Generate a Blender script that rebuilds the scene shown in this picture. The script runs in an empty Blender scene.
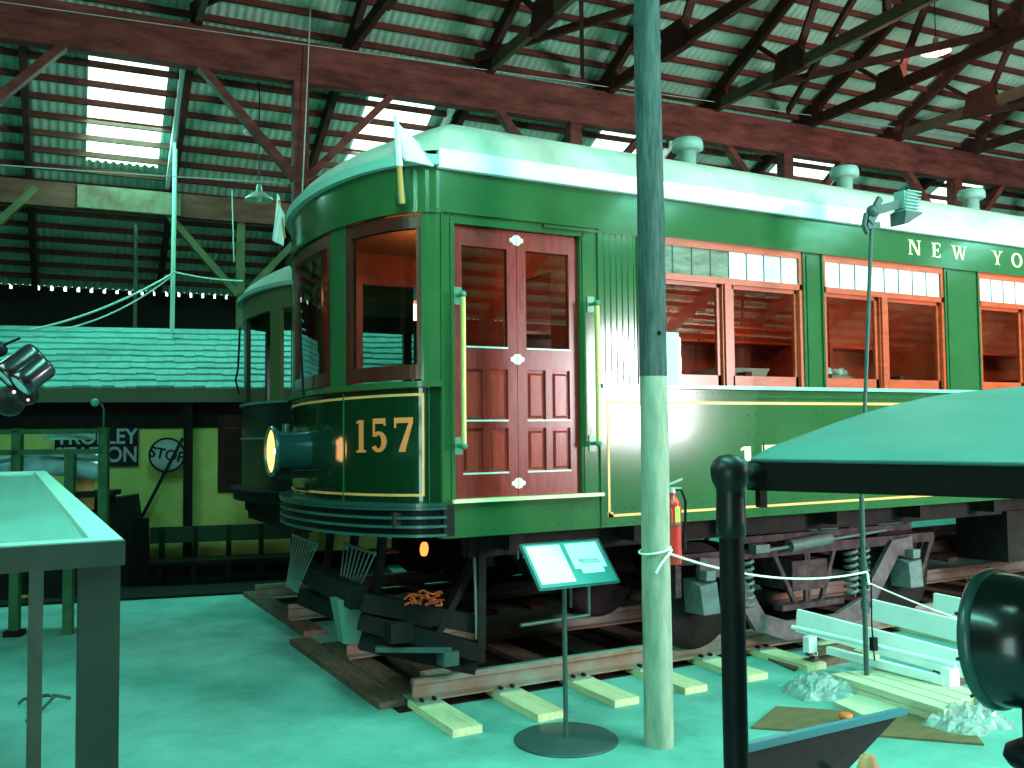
import bpy, math, random
from mathutils import Vector, Matrix
random.seed(7)
V = Vector
PI = math.pi
C = bpy.context.scene.collection

# ---------------------------------------------------------------- survey of the place
CAM_H = 2.05
F_PX = 934.447
AX = (V((0.87875042, 0.0146218, 0.47705755)), V((-0.47718315, 0.04721361, 0.87753468)), V((-0.00969247, -0.99877779, 0.04846625)))


def ray(x, y):
    d = V(((x - 512) / F_PX, (y - 384) / F_PX, 1.0))
    return V((AX[0].dot(d), AX[1].dot(d), AX[2].dot(d)))


EYE = V((0, 0, CAM_H))
def onF(x, y, d): return EYE + ray(x, y) * d            # a point sighted at distance d
def onY(x, y, Y):
    r = ray(x, y); return EYE + r * (Y / r.y)
def onZ(x, y, z=0.0):
    r = ray(x, y); return EYE + r * ((z - CAM_H) / r.z)


TH = math.radians(-3.5)                                   # the shed roof runs 3.5 degrees off the tracks
UX = V((math.cos(TH), math.sin(TH), 0)); WX = V((-math.sin(TH), math.cos(TH), 0))
def B(u, w, z=0.0): return UX * u + WX * w + V((0, 0, z))
def onD(x, y, D):
    r = ray(x, y); return EYE + r * (D / r.dot(WX))


# ---------------------------------------------------------------- materials
MATS = {}


def mat(name, col, rough=0.6, metal=0.0, var=0.0, scale=6.0, col2=None, bump=0.0, bscale=None, stretch=None, spec=None, coat=0.0):
    if spec is None: spec = .5 if rough < .32 else (.3 if rough < .5 else .1)
    if name in MATS: return MATS[name]
    m = bpy.data.materials.new(name); m.use_nodes = True
    nt = m.node_tree; p = nt.nodes['Principled BSDF']
    p.inputs['Base Color'].default_value = (*col, 1); p.inputs['Roughness'].default_value = rough
    p.inputs['Metallic'].default_value = metal; p.inputs['Specular IOR Level'].default_value = spec
    p.inputs['Coat Weight'].default_value = coat; p.inputs['Coat Roughness'].default_value = 0.06
    tc = nt.nodes.new('ShaderNodeTexCoord'); mp = nt.nodes.new('ShaderNodeMapping')
    nt.links.new(tc.outputs['Object'], mp.inputs['Vector'])
    if stretch: mp.inputs['Scale'].default_value = stretch
    if var or col2:
        n = nt.nodes.new('ShaderNodeTexNoise'); n.inputs['Scale'].default_value = scale; n.inputs['Detail'].default_value = 6
        n.inputs['Roughness'].default_value = .65
        nt.links.new(mp.outputs[0], n.inputs['Vector'])
        r = nt.nodes.new('ShaderNodeValToRGB'); r.color_ramp.elements[0].position = .32; r.color_ramp.elements[1].position = .68
        c2 = col2 or tuple(max(0, c * (1 - var)) for c in col)
        c1 = col if col2 else tuple(min(1, c * (1 + var)) for c in col)
        r.color_ramp.elements[0].color = (*c2, 1); r.color_ramp.elements[1].color = (*c1, 1)
        nt.links.new(n.outputs['Fac'], r.inputs['Fac']); nt.links.new(r.outputs['Color'], p.inputs['Base Color'])
    if bump:
        n2 = nt.nodes.new('ShaderNodeTexNoise'); n2.inputs['Scale'].default_value = bscale or scale * 4; n2.inputs['Detail'].default_value = 5
        nt.links.new(mp.outputs[0], n2.inputs['Vector'])
        b = nt.nodes.new('ShaderNodeBump'); b.inputs['Strength'].default_value = bump; b.inputs['Distance'].default_value = .01
        nt.links.new(n2.outputs['Fac'], b.inputs['Height']); nt.links.new(b.outputs['Normal'], p.inputs['Normal'])
    MATS[name] = m
    return m


def glow(name, col, s):
    if name in MATS: return MATS[name]
    m = bpy.data.materials.new(name); m.use_nodes = True; p = m.node_tree.nodes['Principled BSDF']
    p.inputs['Base Color'].default_value = (*col, 1)
    p.inputs['Emission Color'].default_value = (*col, 1); p.inputs['Emission Strength'].default_value = s
    MATS[name] = m; return m


def glassmat(name, tint, gloss=0.35, rough=0.02):
    if name in MATS: return MATS[name]
    m = bpy.data.materials.new(name); m.use_nodes = True; nt = m.node_tree; nt.nodes.clear()
    o = nt.nodes.new('ShaderNodeOutputMaterial'); mx = nt.nodes.new('ShaderNodeMixShader')
    t = nt.nodes.new('ShaderNodeBsdfTransparent'); t.inputs[0].default_value = (*tint, 1)
    g = nt.nodes.new('ShaderNodeBsdfGlossy'); g.inputs['Roughness'].default_value = rough
    f = nt.nodes.new('ShaderNodeLayerWeight'); f.inputs[0].default_value = .5
    pw = nt.nodes.new('ShaderNodeMath'); pw.operation = 'POWER'; pw.inputs[1].default_value = 4.0; nt.links.new(f.outputs['Facing'], pw.inputs[0])
    ml = nt.nodes.new('ShaderNodeMath'); ml.operation = 'MULTIPLY_ADD'; ml.inputs[1].default_value = .8; ml.inputs[2].default_value = gloss * .12; nt.links.new(pw.outputs[0], ml.inputs[0])
    nt.links.new(ml.outputs[0], mx.inputs[0]); nt.links.new(t.outputs[0], mx.inputs[1]); nt.links.new(g.outputs[0], mx.inputs[2])
    nt.links.new(mx.outputs[0], o.inputs[0]); MATS[name] = m; return m


def translucent(name, col, tr=.5):
    m = bpy.data.materials.new(name); m.use_nodes = True; nt = m.node_tree; nt.nodes.clear()
    o = nt.nodes.new('ShaderNodeOutputMaterial'); mx = nt.nodes.new('ShaderNodeMixShader'); mx.inputs[0].default_value = tr
    t = nt.nodes.new('ShaderNodeBsdfTransparent'); t.inputs[0].default_value = (*col, 1)
    g = nt.nodes.new('ShaderNodeBsdfTranslucent'); g.inputs[0].default_value = (*col, 1)
    nt.links.new(g.outputs[0], mx.inputs[1]); nt.links.new(t.outputs[0], mx.inputs[2])
    nt.links.new(mx.outputs[0], o.inputs[0]); MATS[name] = m; return m


def brickmat(name, c1, c2, mortar, w, h, ms, rough, rot=None, bump=.3, coord='Object', freq=2):
    m = bpy.data.materials.new(name); m.use_nodes = True; nt = m.node_tree; p = nt.nodes['Principled BSDF']
    tc = nt.nodes.new('ShaderNodeTexCoord'); mp = nt.nodes.new('ShaderNodeMapping')
    if rot: mp.inputs['Rotation'].default_value = rot
    nt.links.new(tc.outputs[coord], mp.inputs['Vector'])
    b = nt.nodes.new('ShaderNodeTexBrick'); b.inputs['Color1'].default_value = (*c1, 1); b.inputs['Color2'].default_value = (*c2, 1)
    b.inputs['Mortar'].default_value = (*mortar, 1); b.inputs['Scale'].default_value = 1; b.inputs['Mortar Size'].default_value = ms
    b.inputs['Brick Width'].default_value = w; b.inputs['Row Height'].default_value = h
    b.offset_frequency = freq
    nt.links.new(mp.outputs[0], b.inputs['Vector']); nt.links.new(b.outputs['Color'], p.inputs['Base Color'])
    p.inputs['Roughness'].default_value = rough
    MATS[name] = m; return m


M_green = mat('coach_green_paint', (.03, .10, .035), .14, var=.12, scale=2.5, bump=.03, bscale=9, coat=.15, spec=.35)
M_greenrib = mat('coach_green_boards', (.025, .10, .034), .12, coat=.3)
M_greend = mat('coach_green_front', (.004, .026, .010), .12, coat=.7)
M_gold = mat('gold_leaf', (.90, .38, .13), .35, var=.1)
M_cream = mat('cream_lettering', (.85, .75, .42), .4)
M_mahog = mat('mahogany_varnish', (.24, .016, .012), .25, var=.35, scale=5, stretch=(6, 6, 1), coat=.15)
M_sash = mat('sash_orange_wood', (.50, .065, .022), .3, var=.25, scale=5, stretch=(1, 1, 6), coat=.2)
M_inwood = mat('interior_mahogany', (.42, .10, .045), .35, var=.3, scale=4)
M_ceil = mat('interior_ceiling_paint', (.55, .25, .12), .6)
M_seat = mat('seat_upholstery', (.10, .035, .03), .7, var=.3)
M_canvas = mat('roof_canvas_paint', (.62, .58, .50), .8, col2=(.40, .42, .36), scale=2.6, bump=.5, bscale=9)
M_fascia = mat('roof_edge_white', (.86, .90, .90), .45, var=.06, scale=3)
M_black = mat('black_iron', (.008, .008, .009), .5, var=.3, scale=14, bump=.08)
M_blackgloss = mat('black_enamel', (.008, .009, .010), .25, coat=.15)
M_iron = mat('greasy_grey_iron', (.10, .060, .064), .5, col2=(.022, .012, .014), scale=9, bump=.3, bscale=30)
M_irond = mat('underframe_soot', (.014, .009, .008), .8, var=.5, scale=6, spec=.2)
M_spring = mat('spring_steel', (.10, .14, .13), .4, var=.2)
M_brass = mat('brass_rail', (.62, .55, .18), .3, metal=.35)
M_nickel = mat('aged_nickel', (.62, .64, .52), .4, metal=.3)
M_rail = mat('rail_steel', (.24, .26, .22), .45, col2=(.22, .085, .045), scale=2.2, bump=.2)
M_railtop = mat('rail_head_steel', (.22, .30, .26), .35)
M_rust = mat('rusty_steel', (.30, .09, .05), .8, var=.4, scale=7)
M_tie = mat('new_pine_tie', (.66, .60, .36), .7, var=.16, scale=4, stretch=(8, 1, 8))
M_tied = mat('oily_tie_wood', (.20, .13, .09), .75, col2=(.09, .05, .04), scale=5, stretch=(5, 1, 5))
M_girder = mat('red_brown_timber', (.19, .068, .054), .75, col2=(.06, .022, .018), scale=1.6, stretch=(1, 4, 4), bump=.2)
M_purlin = mat('purlin_timber', (.10, .036, .026), .8, var=.3, scale=4)
M_truss = mat('dark_truss_timber', (.05, .025, .02), .8, var=.35, scale=4)
M_trussg = mat('weathered_truss_timber', (.08, .085, .055), .8, var=.25, scale=4)
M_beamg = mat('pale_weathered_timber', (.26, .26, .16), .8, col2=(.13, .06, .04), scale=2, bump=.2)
M_tin = mat('corrugated_iron', (.34, .60, .48), .5, col2=(.24, .46, .36), scale=1.2, spec=.4)
M_wallboard = mat('dark_board_wall', (.016, .013, .010), .85, var=.3, scale=3, stretch=(8, 8, 1))
M_poleup = mat('bare_pole_wood', (.10, .12, .115), .75, col2=(.025, .05, .05), scale=7, stretch=(6, 6, .6), bump=.4)
M_polelo = mat('pole_white_paint', (.42, .42, .33), .6, col2=(.24, .28, .21), scale=5, stretch=(4, 4, .7), bump=.25)
M_paper = mat('white_paper', (.86, .88, .86), .6)
M_print = mat('printed_ink', (.25, .35, .36), .6)
M_board = mat('teal_mount_board', (.05, .30, .28), .4)
M_steelpaint = mat('grey_green_painted_steel', (.045, .08, .075), .4, var=.15, scale=8)
M_white = mat('white_gloss_timber', (.84, .88, .86), .4, var=.04, scale=4)
M_whitemetal = mat('white_enamel_metal', (.80, .86, .84), .35)
M_lumber = mat('pale_lumber', (.58, .54, .38), .65, var=.14, scale=4, stretch=(8, 1, 8))
M_ply = mat('plywood_sheet', (.22, .14, .07), .7, col2=(.12, .09, .05), scale=3, stretch=(1, 4, 1))
M_red = mat('extinguisher_red', (.62, .015, .012), .25, coat=.5)
M_rope = mat('white_rope', (.85, .86, .80), .8)
M_orange = mat('orange_plastic', (.85, .16, .03), .4)
M_label = mat('yellow_green_label', (.55, .75, .12), .5)
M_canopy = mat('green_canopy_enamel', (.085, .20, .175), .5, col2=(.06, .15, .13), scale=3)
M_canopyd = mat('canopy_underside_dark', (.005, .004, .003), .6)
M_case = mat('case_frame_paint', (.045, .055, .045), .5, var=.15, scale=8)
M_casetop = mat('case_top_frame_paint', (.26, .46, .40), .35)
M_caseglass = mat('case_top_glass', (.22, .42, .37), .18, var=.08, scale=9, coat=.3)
M_shingle = brickmat('cedar_shingles_painted', (.23, .42, .36), (.19, .37, .32), (.03, .07, .06), .24, .105, .012, .8)
M_stucco = mat('yellow_stucco', (.62, .66, .20), .8, var=.12, scale=3)
M_darkwood = mat('dark_stained_wood', (.012, .009, .007), .6, var=.4, scale=5)
M_greenwood = mat('green_painted_wood', (.035, .10, .045), .5, var=.25, scale=5)
M_signb = mat('sign_black', (.010, .014, .016), .5)
M_signw = mat('sign_white', (.42, .50, .52), .6)
M_floor = None
M_glass = glassmat('window_glass', (.80, .84, .82), .42, .015)
M_glassd = glassmat('front_window_glass', (.66, .72, .70), .5, .01)
M_warm = glow('warm_lamp_glass', (1.0, .42, .12), 1.6)
M_bulb = glow('warm_bulb', (1.0, .55, .35), 6)
M_opal = brickmat('opal_leaded_glass', (.90, .93, .92), (.50, .62, .58), (.55, .60, .58), .21, .6, .006, .12)

M_opal = mat('opal_glass', (.95, .97, .95), .15, col2=(.62, .72, .68), scale=5)
M_opald = mat('smoky_opal_glass', (.30, .34, .28), .12, col2=(.12, .12, .09), scale=4, stretch=(1, 1, 4))
# ---------------------------------------------------------------- mesh kit


class MB:
    def __init__(s, tf=None):
        s.v = []; s.f = []; s.sm = []; s.tf = tf
    def add(s, vs, fs, smooth=False):
        n = len(s.v)
        s.v += [s.tf(V(p)) if s.tf else V(p) for p in vs]
        s.f += [tuple(i + n for i in f) for f in fs]; s.sm += [smooth] * len(fs); return s
    def hexa(s, p):          # 8 corners: bottom 4 then top 4
        return s.add(p, [(0, 3, 2, 1), (4, 5, 6, 7), (0, 1, 5, 4), (1, 2, 6, 5), (2, 3, 7, 6), (3, 0, 4, 7)])
    def box(s, x0, x1, y0, y1, z0, z1):
        return s.hexa([(x0, y0, z0), (x1, y0, z0), (x1, y1, z0), (x0, y1, z0), (x0, y0, z1), (x1, y0, z1), (x1, y1, z1), (x0, y1, z1)])
    def boxb(s, x0, x1, y0, y1, z0, z1, b=.01):   # box with chamfered front edges (towards -y)
        s.box(x0, x1, y0 + b, y1, z0, z1)
        return s.add([(x0, y0 + b, z0), (x1, y0 + b, z0), (x1, y0 + b, z1), (x0, y0 + b, z1), (x0 + b, y0, z0 + b), (x1 - b, y0, z0 + b), (x1 - b, y0, z1 - b), (x0 + b, y0, z1 - b)],
                     [(4, 5, 6, 7), (0, 1, 5, 4), (1, 2, 6, 5), (2, 3, 7, 6), (3, 0, 4, 7)])
    def bar(s, p, q, w, h, up=(0, 0, 1), ext=0.0):   # w across, h along up
        p = V(p); q = V(q); d = (q - p).normalized(); p = p - d * ext; q = q + d * ext
        a = d.cross(V(up)); a = a.normalized() if a.length > 1e-6 else V((1, 0, 0)); b = a.cross(d)
        a *= w / 2; b *= h / 2
        return s.hexa([p - a - b, p + a - b, q + a - b, q - a - b, p - a + b, p + a + b, q + a + b, q - a + b])
    def cyl(s, p, q, r0, r1=None, n=20, cap=True, smooth=True):
        p = V(p); q = V(q); r1 = r0 if r1 is None else r1; d = (q - p).normalized()
        a = d.orthogonal().normalized(); b = d.cross(a); vs = []
        for i in range(n):
            t = 2 * PI * i / n; k = a * math.cos(t) + b * math.sin(t); vs += [p + k * r0, q + k * r1]
        s.add(vs, [(2 * i, 2 * ((i + 1) % n), 2 * ((i + 1) % n) + 1, 2 * i + 1) for i in range(n)], smooth)
        if cap:
            s.add([vs[2 * i] for i in range(n)], [tuple(range(n))[::-1]]); s.add([vs[2 * i + 1] for i in range(n)], [tuple(range(n))])
        return s
    def lathe(s, prof, p, axis=(0, 0, 1), n=32):      # prof: (radius, height along axis)
        p = V(p); d = V(axis).normalized(); a = d.orthogonal().normalized(); b = d.cross(a); vs = []
        for r, h in prof:
            for i in range(n):
                t = 2 * PI * i / n; vs.append(p + d * h + (a * math.cos(t) + b * math.sin(t)) * max(r, 1e-4))
        fs = [(j * n + i, j * n + (i + 1) % n, (j + 1) * n + (i + 1) % n, (j + 1) * n + i) for j in range(len(prof) - 1) for i in range(n)]
        return s.add(vs, fs, True)
    def tube(s, path, r, n=8, closed=False):
        P = [V(p) for p in path]; vs = []; up = None
        for i, p in enumerate(P):
            d = (P[min(i + 1, len(P) - 1)] - P[max(i - 1, 0)]).normalized()
            if up is None: up = d.orthogonal().normalized()
            a = (up - d * up.dot(d)).normalized(); up = a; b = d.cross(a)
            rr = r[i] if isinstance(r, (list, tuple)) else r
            for k in range(n):
                t = 2 * PI * k / n; vs.append(p + (a * math.cos(t) + b * math.sin(t)) * rr)
        fs = [(j * n + i, j * n + (i + 1) % n, (j + 1) * n + (i + 1) % n, (j + 1) * n + i) for j in range(len(P) - 1) for i in range(n)]
        s.add(vs, fs, True); m = len(vs)
        s.add(vs[:n], [tuple(range(n))[::-1]]); s.add(vs[m - n:], [tuple(range(n))]); return s
    def ball(s, c, r, n=20, sz=1.0):
        return s.lathe([(r * math.sin(PI * i / 12), -r * sz * math.cos(PI * i / 12)) for i in range(13)], c, n=n)
    def grid(s, fn, nu, nv, smooth=True, flip=False):
        vs = [fn(i / nu, j / nv) for j in range(nv + 1) for i in range(nu + 1)]
        fs = []
        for j in range(nv):
            for i in range(nu):
                a = j * (nu + 1) + i; q = (a, a + 1, a + nu + 2, a + nu + 1); fs.append(q[::-1] if flip else q)
        return s.add(vs, fs, smooth)
    def prism(s, poly, fn, t):     # poly of (a,b); fn(a,b,c)->point; from c=0 to c=t
        n = len(poly); vs = [fn(a, b, 0) for a, b in poly] + [fn(a, b, t) for a, b in poly]
        return s.add(vs, [tuple(range(n))[::-1], tuple(range(n, 2 * n))] + [(i, (i + 1) % n, n + (i + 1) % n, n + i) for i in range(n)])
    def spring(s, x, y, z0, z1, R, r, turns):
        N = int(turns * 14)
        return s.tube([(x + R * math.cos(2 * PI * turns * i / N), y + R * math.sin(2 * PI * turns * i / N), z0 + (z1 - z0) * i / N) for i in range(N + 1)], r, 6)
    def build(s, name, m, parent=None, label=None, cat=None, group=None, kind=None):
        off = V((0, 0, 0))
        if parent is None and s.v:
            xs = [p.x for p in s.v]; ys = [p.y for p in s.v]; zs = [p.z for p in s.v]
            off = V(((min(xs) + max(xs)) / 2, (min(ys) + max(ys)) / 2, min(zs)))
        me = bpy.data.meshes.new(name); me.from_pydata([tuple(p - off) for p in s.v], [], s.f)
        me.polygons.foreach_set('use_smooth', s.sm); me.materials.append(m); me.update()
        o = bpy.data.objects.new(name, me); o.location = off; C.objects.link(o)
        if parent is not None:
            o.parent = parent; o.matrix_parent_inverse = wm(parent).inverted()
        tag(o, label, cat, group, kind); return o


def wm(o):
    m = Matrix.Translation(o.location)
    return m if o.parent is None else wm(o.parent) @ o.matrix_parent_inverse @ m


def tag(o, label=None, cat=None, group=None, kind=None):
    if label: o['label'] = label
    if cat: o['category'] = cat
    if group: o['group'] = group
    if kind: o['kind'] = kind
    return o


def thing(name, loc, label, cat, group=None, kind=None):
    o = bpy.data.objects.new(name, None); o.location = V(loc); o.empty_display_size = .1; C.objects.link(o)
    return tag(o, label, cat, group, kind)


def copy_tree(o, parent=None):
    c = o.copy(); C.objects.link(c)
    if parent is not None: c.parent = parent
    for ch in [x for x in bpy.data.objects if x.parent == o]: copy_tree(ch, c)
    return c


# glyphs with slab serifs; each glyph = list of convex polygons in a 1-high box
def arcpoly(cx, cy, r0x, r0y, r1x, r1y, a0, a1, n=12, dx=0):
    out = []
    for i in range(n):
        t0 = math.radians(a0 + (a1 - a0) * i / n); t1 = math.radians(a0 + (a1 - a0) * (i + 1) / n)
        out.append([(cx + dx + r0x * math.cos(t0), cy + r0y * math.sin(t0)), (cx + r1x * math.cos(t0), cy + r1y * math.sin(t0)),
                    (cx + r1x * math.cos(t1), cy + r1y * math.sin(t1)), (cx + dx + r0x * math.cos(t1), cy + r0y * math.sin(t1))])
    return out


def R_(x0, x1, y0, y1): return [(x0, y0), (x1, y0), (x1, y1), (x0, y1)]


GL = {
    '1': ([R_(.13, .33, .06, .97), R_(.02, .44, 0, .07), [(.02, .86), (.14, .90), (.14, .98), (.02, .93)]], .50),
    '5': ([R_(.10, .56, .84, 1), R_(.08, .16, .46, 1), R_(.50, .58, .78, .84)] + arcpoly(.30, .31, .12, .20, .31, .31, -150, 135, 16), .68),
    '7': ([R_(.03, .62, .84, 1), R_(.03, .10, .70, .86), [(.18, 0), (.40, 0), (.40, .12), (.22, .12)], [(.20, .08), (.40, .08), (.62, .86), (.50, .86)]], .66),
    'N': ([R_(.08, .16, 0, 1), R_(.66, .74, 0, 1), [(.08, 1), (.28, 1), (.74, 0), (.60, 0)], R_(0, .26, 0, .06), R_(.56, .84, .94, 1), R_(0, .20, .94, 1)], .98),
    'E': ([R_(.08, .24, 0, 1), R_(0, .60, 0, .08), R_(0, .60, .92, 1), R_(.20, .46, .46, .54), R_(.53, .60, 0, .24), R_(.53, .60, .76, 1), R_(.42, .47, .36, .64)], .80),
    'W': ([[(.04, 1), (.20, 1), (.38, 0), (.30, 0)], [(.30, 0), (.38, 0), (.56, .8), (.50, .9)], [(.44, 1), (.60, 1), (.78, 0), (.70, 0)], [(.70, 0), (.78, 0), (1.0, 1), (.92, 1)], R_(-.02, .28, .94, 1), R_(.82, 1.08, .94, 1), R_(.38, .66, .94, 1)], 1.22),
    'Y': ([[(.06, 1), (.24, 1), (.46, .45), (.34, .42)], [(.38, .42), (.46, .45), (.72, 1), (.64, 1)], R_(.32, .48, 0, .50), R_(.22, .58, 0, .07), R_(-.02, .32, .94, 1), R_(.54, .80, .94, 1)], .90),
    'O': (arcpoly(.42, .5, .24, .42, .42, .52, 0, 360, 28), .96),
    'R': ([R_(.08, .24, 0, 1), R_(0, .34, 0, .07), R_(0, .36, .93, 1), [(.30, .46), (.46, .50), (.78, 0), (.58, 0)]] + arcpoly(.34, .73, .14, .20, .32, .27, -90, 90, 12), .90),
    'K': ([R_(.08, .24, 0, 1), R_(0, .34, 0, .07), R_(0, .34, .93, 1), [(.24, .36), (.24, .50), (.66, 1), (.74, 1)], [(.34, .56), (.44, .66), (.82, 0), (.60, 0)]], .90),
    ' ': ([], .55),
}


def lettering(text, h, fn, depth, name, m, parent, sx=1.0, gap=0.0):
    mb = MB(); x = 0
    for ch in text:
        polys, adv = GL[ch]
        for p in polys:
            mb.prism([((x + a * sx) * h, b * h) for a, b in p], fn, depth)
        x += (adv + gap) * sx
    return mb.build(name, m, parent)


def text_mesh(txt, size, mtx, name, m, parent, ext=.004, sx=1.0):
    cu = bpy.data.curves.new(name, 'FONT'); cu.body = txt; cu.size = size; cu.extrude = ext; cu.align_x = 'CENTER'; cu.align_y = 'CENTER'; cu.offset = size * .02
    t = bpy.data.objects.new(name, cu); C.objects.link(t); bpy.context.view_layer.update()
    me = bpy.data.meshes.new_from_object(t.evaluated_get(bpy.context.evaluated_depsgraph_get()))
    C.objects.unlink(t); bpy.data.objects.remove(t)
    me.transform(Matrix.Diagonal((sx, 1, 1, 1))); me.transform(mtx); me.materials.clear(); me.materials.append(m); me.name = name
    o = bpy.data.objects.new(name, me); C.objects.link(o)
    if parent is not None:
        o.parent = parent; o.matrix_parent_inverse = wm(parent).inverted()
    return o


def frame_matrix(o, xdir, ydir):
    x = V(xdir).normalized(); z = x.cross(V(ydir)).normalized(); y = z.cross(x)
    m = Matrix((x, y, z)).transposed().to_4x4(); m.translation = V(o); return m


# ================================================================ THE BARN
def roof_z(w): return 9.53 - .48 * abs(w - 8.9)          # underside of the sheets
U0, U1 = -7.0, 25.0
W0, W1 = -2.6, 18.9

# floor
def floor_material():
    m = bpy.data.materials.new('stained_concrete'); m.use_nodes = True; nt = m.node_tree; p = nt.nodes['Principled BSDF']
    tc = nt.nodes.new('ShaderNodeTexCoord')
    n = nt.nodes.new('ShaderNodeTexNoise'); n.inputs['Scale'].default_value = 1.6; n.inputs['Detail'].default_value = 12; n.inputs['Roughness'].default_value = .7
    r = nt.nodes.new('ShaderNodeValToRGB'); r.color_ramp.elements[0].position = .3; r.color_ramp.elements[1].position = .72
    r.color_ramp.elements[0].color = (.085, .27, .225, 1); r.color_ramp.elements[1].color = (.20, .50, .43, 1)
    nt.links.new(tc.outputs['Object'], n.inputs['Vector']); nt.links.new(n.outputs['Fac'], r.inputs[0]); nt.links.new(r.outputs[0], p.inputs['Base Color'])
    n2 = nt.nodes.new('ShaderNodeTexNoise'); n2.inputs['Scale'].default_value = 22; n2.inputs['Detail'].default_value = 6
    b = nt.nodes.new('ShaderNodeBump'); b.inputs['Strength'].default_value = .25; b.inputs['Distance'].default_value = .01
    nt.links.new(tc.outputs['Object'], n2.inputs['Vector']); nt.links.new(n2.outputs['Fac'], b.inputs['Height']); nt.links.new(b.outputs[0], p.inputs['Normal'])
    p.inputs['Roughness'].default_value = .62; return m


fl = MB(); c = [B(U0, W0), B(U1, W0), B(U1, W1), B(U0, W1)]
fl.hexa([p + V((0, 0, -.2)) for p in c] + c)
fl.build('floor', floor_material(), label='stained concrete floor of the car barn', cat='floor', kind='structure')


def sheet(name, w0, w1, label, lights):
    # real corrugation, with openings left for the translucent panels
    mb = MB(); pit = .02875 / 1.5
    bounds = []
    us = U0
    def strip(ua, ub, wa, wb):
        n = max(2, int((ub - ua) / pit)); rows = [wa, wb]
        vs = []
        for w in rows:
            for i in range(n + 1):
                u = ua + (ub - ua) * i / n; vs.append(B(u, w, roof_z(w) + .019 * math.sin(2 * PI * u / .115)))
        mb.add(vs, [(i, i + 1, n + 2 + i, n + 1 + i) for i in range(n)], True)
    cur = U0
    for (a, b, wa, wb) in sorted(lights):
        strip(cur, a, w0, w1)
        if wa > w0: strip(a, b, w0, wa)
        if wb < w1: strip(a, b, wb, w1)
        cur = b
    strip(cur, U1, w0, w1)
    return mb.build(name, M_tin, label=label, cat='roof', kind='structure')


SKY = [(-4.2, -3.1), (.10, 1.13), (4.05, 5.12), (8.2, 9.45), (12.2, 13.7), (16.6, 17.7), (20.6, 21.8)]
far_sky = [(a, b, 13.66, 15.68) for a, b in SKY]
near_sky = [(a, b, -.3, 3.9) for a, b in SKY]
sheet('roof_slope_far', 8.9, W1, 'far slope of corrugated iron roof sheets', far_sky)
sheet('roof_slope_near', W0, 8.9, 'near slope of corrugated iron roof sheets', near_sky)
M_sky = translucent('fibreglass_skylight', (.92, .97, .95), .75)
words = ['far left end', 'above the stone shed, wholly seen', 'above the rounded car front', 'behind the painted pole', 'above the window of the car', 'toward the right edge', 'far right end']
k = 0
for i, (a, b, wa, wb) in enumerate(far_sky + near_sky):
    mb = MB(); mb.hexa([B(a, wa, roof_z(wa) + .015), B(b, wa, roof_z(wa) + .015), B(b, wb, roof_z(wb) + .015), B(a, wb, roof_z(wb) + .015),
                        B(a, wa, roof_z(wa) + .02), B(b, wa, roof_z(wa) + .02), B(b, wb, roof_z(wb) + .02), B(a, wb, roof_z(wb) + .02)])
    k += 1
    mb.build('window_%d' % k, M_sky, label='translucent roof panel, %s, %s slope' % (words[i % 7], 'far' if i < 7 else 'near'), cat='skylight', kind='structure')

# purlins: one set per slope, the purlins are its parts
for nm, w0, w1, sg in (('purlins_far', 9.1, W1 - .2, 1), ('purlins_near', W0, 8.7, -1)):
    root = thing(nm, B(0, (w0 + w1) / 2, roof_z((w0 + w1) / 2)), 'timber purlins under the %s roof slope' % ('far' if sg > 0 else 'near'), 'purlins', kind='structure')
    w = w0
    while w < w1:
        z = roof_z(w) - .06
        MB().bar(B(U0, w, z - .02), B(U1, w, z - .02), .05, .085).build('purlin', M_purlin, root)
        w += .335

M_beamr = mat('old_red_beam', (.17, .07, .045), .8, col2=(.09, .035, .025), scale=2.4, stretch=(1, 4, 4), bump=.2)
MB().bar(B(-.02, 14.99, 5.54), B(1.42, 14.99, 5.54), .035, .34).build('splice_board', M_beamg, label='pale green-grey splice board nailed on the lower beam beneath the left roof panel', cat='board', kind='structure')  # pale strip put on for the light falling on this stretch of beam
# girders on posts with knee braces
def girder(D, zb, zt, th, u0, u1, m, name, label):
    MB().bar(B(u0, D, (zb + zt) / 2), B(u1, D, (zb + zt) / 2), th, zt - zb).build(name, m, label=label, cat='girder', kind='structure')


girder(12.6, 6.80, 7.36, .20, U0, U1, M_girder, 'girder', 'deep red-brown timber girder crossing above both cars')
girder(15.1, 5.36, 5.72, .18, U0, U1, M_beamr, 'girder', 'pale lower timber beam above the shingled shed')
girder(5.19, 6.80, 7.36, .20, U0, U1, M_girder, 'girder', 'near timber girder carried by the painted round pole')
places = ['left of the picture', 'behind the green car front', 'behind the painted pole', 'behind the second car window', 'behind the flood lamp', 'past the right edge', 'far right', 'farthest right']
def post(u, D, zt, zb_g, m, sz, i, brl, where):
    r = thing('timber_post', B(u, D, 0), 'timber post with knee braces, %s, %s' % (where, places[i]), 'post', kind='structure')
    MB().bar(B(u, D, 0), B(u, D, zt), sz, sz, up=WX).build('shaft', m, r)
    for sgn in (-1, 1):
        MB().bar(B(u + sgn * .05, D - .02, zb_g - brl * 1.0), B(u + sgn * brl * 1.12, D - .02, zb_g + .25), .10, .15, up=WX).build('knee_brace', m, r)


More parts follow.
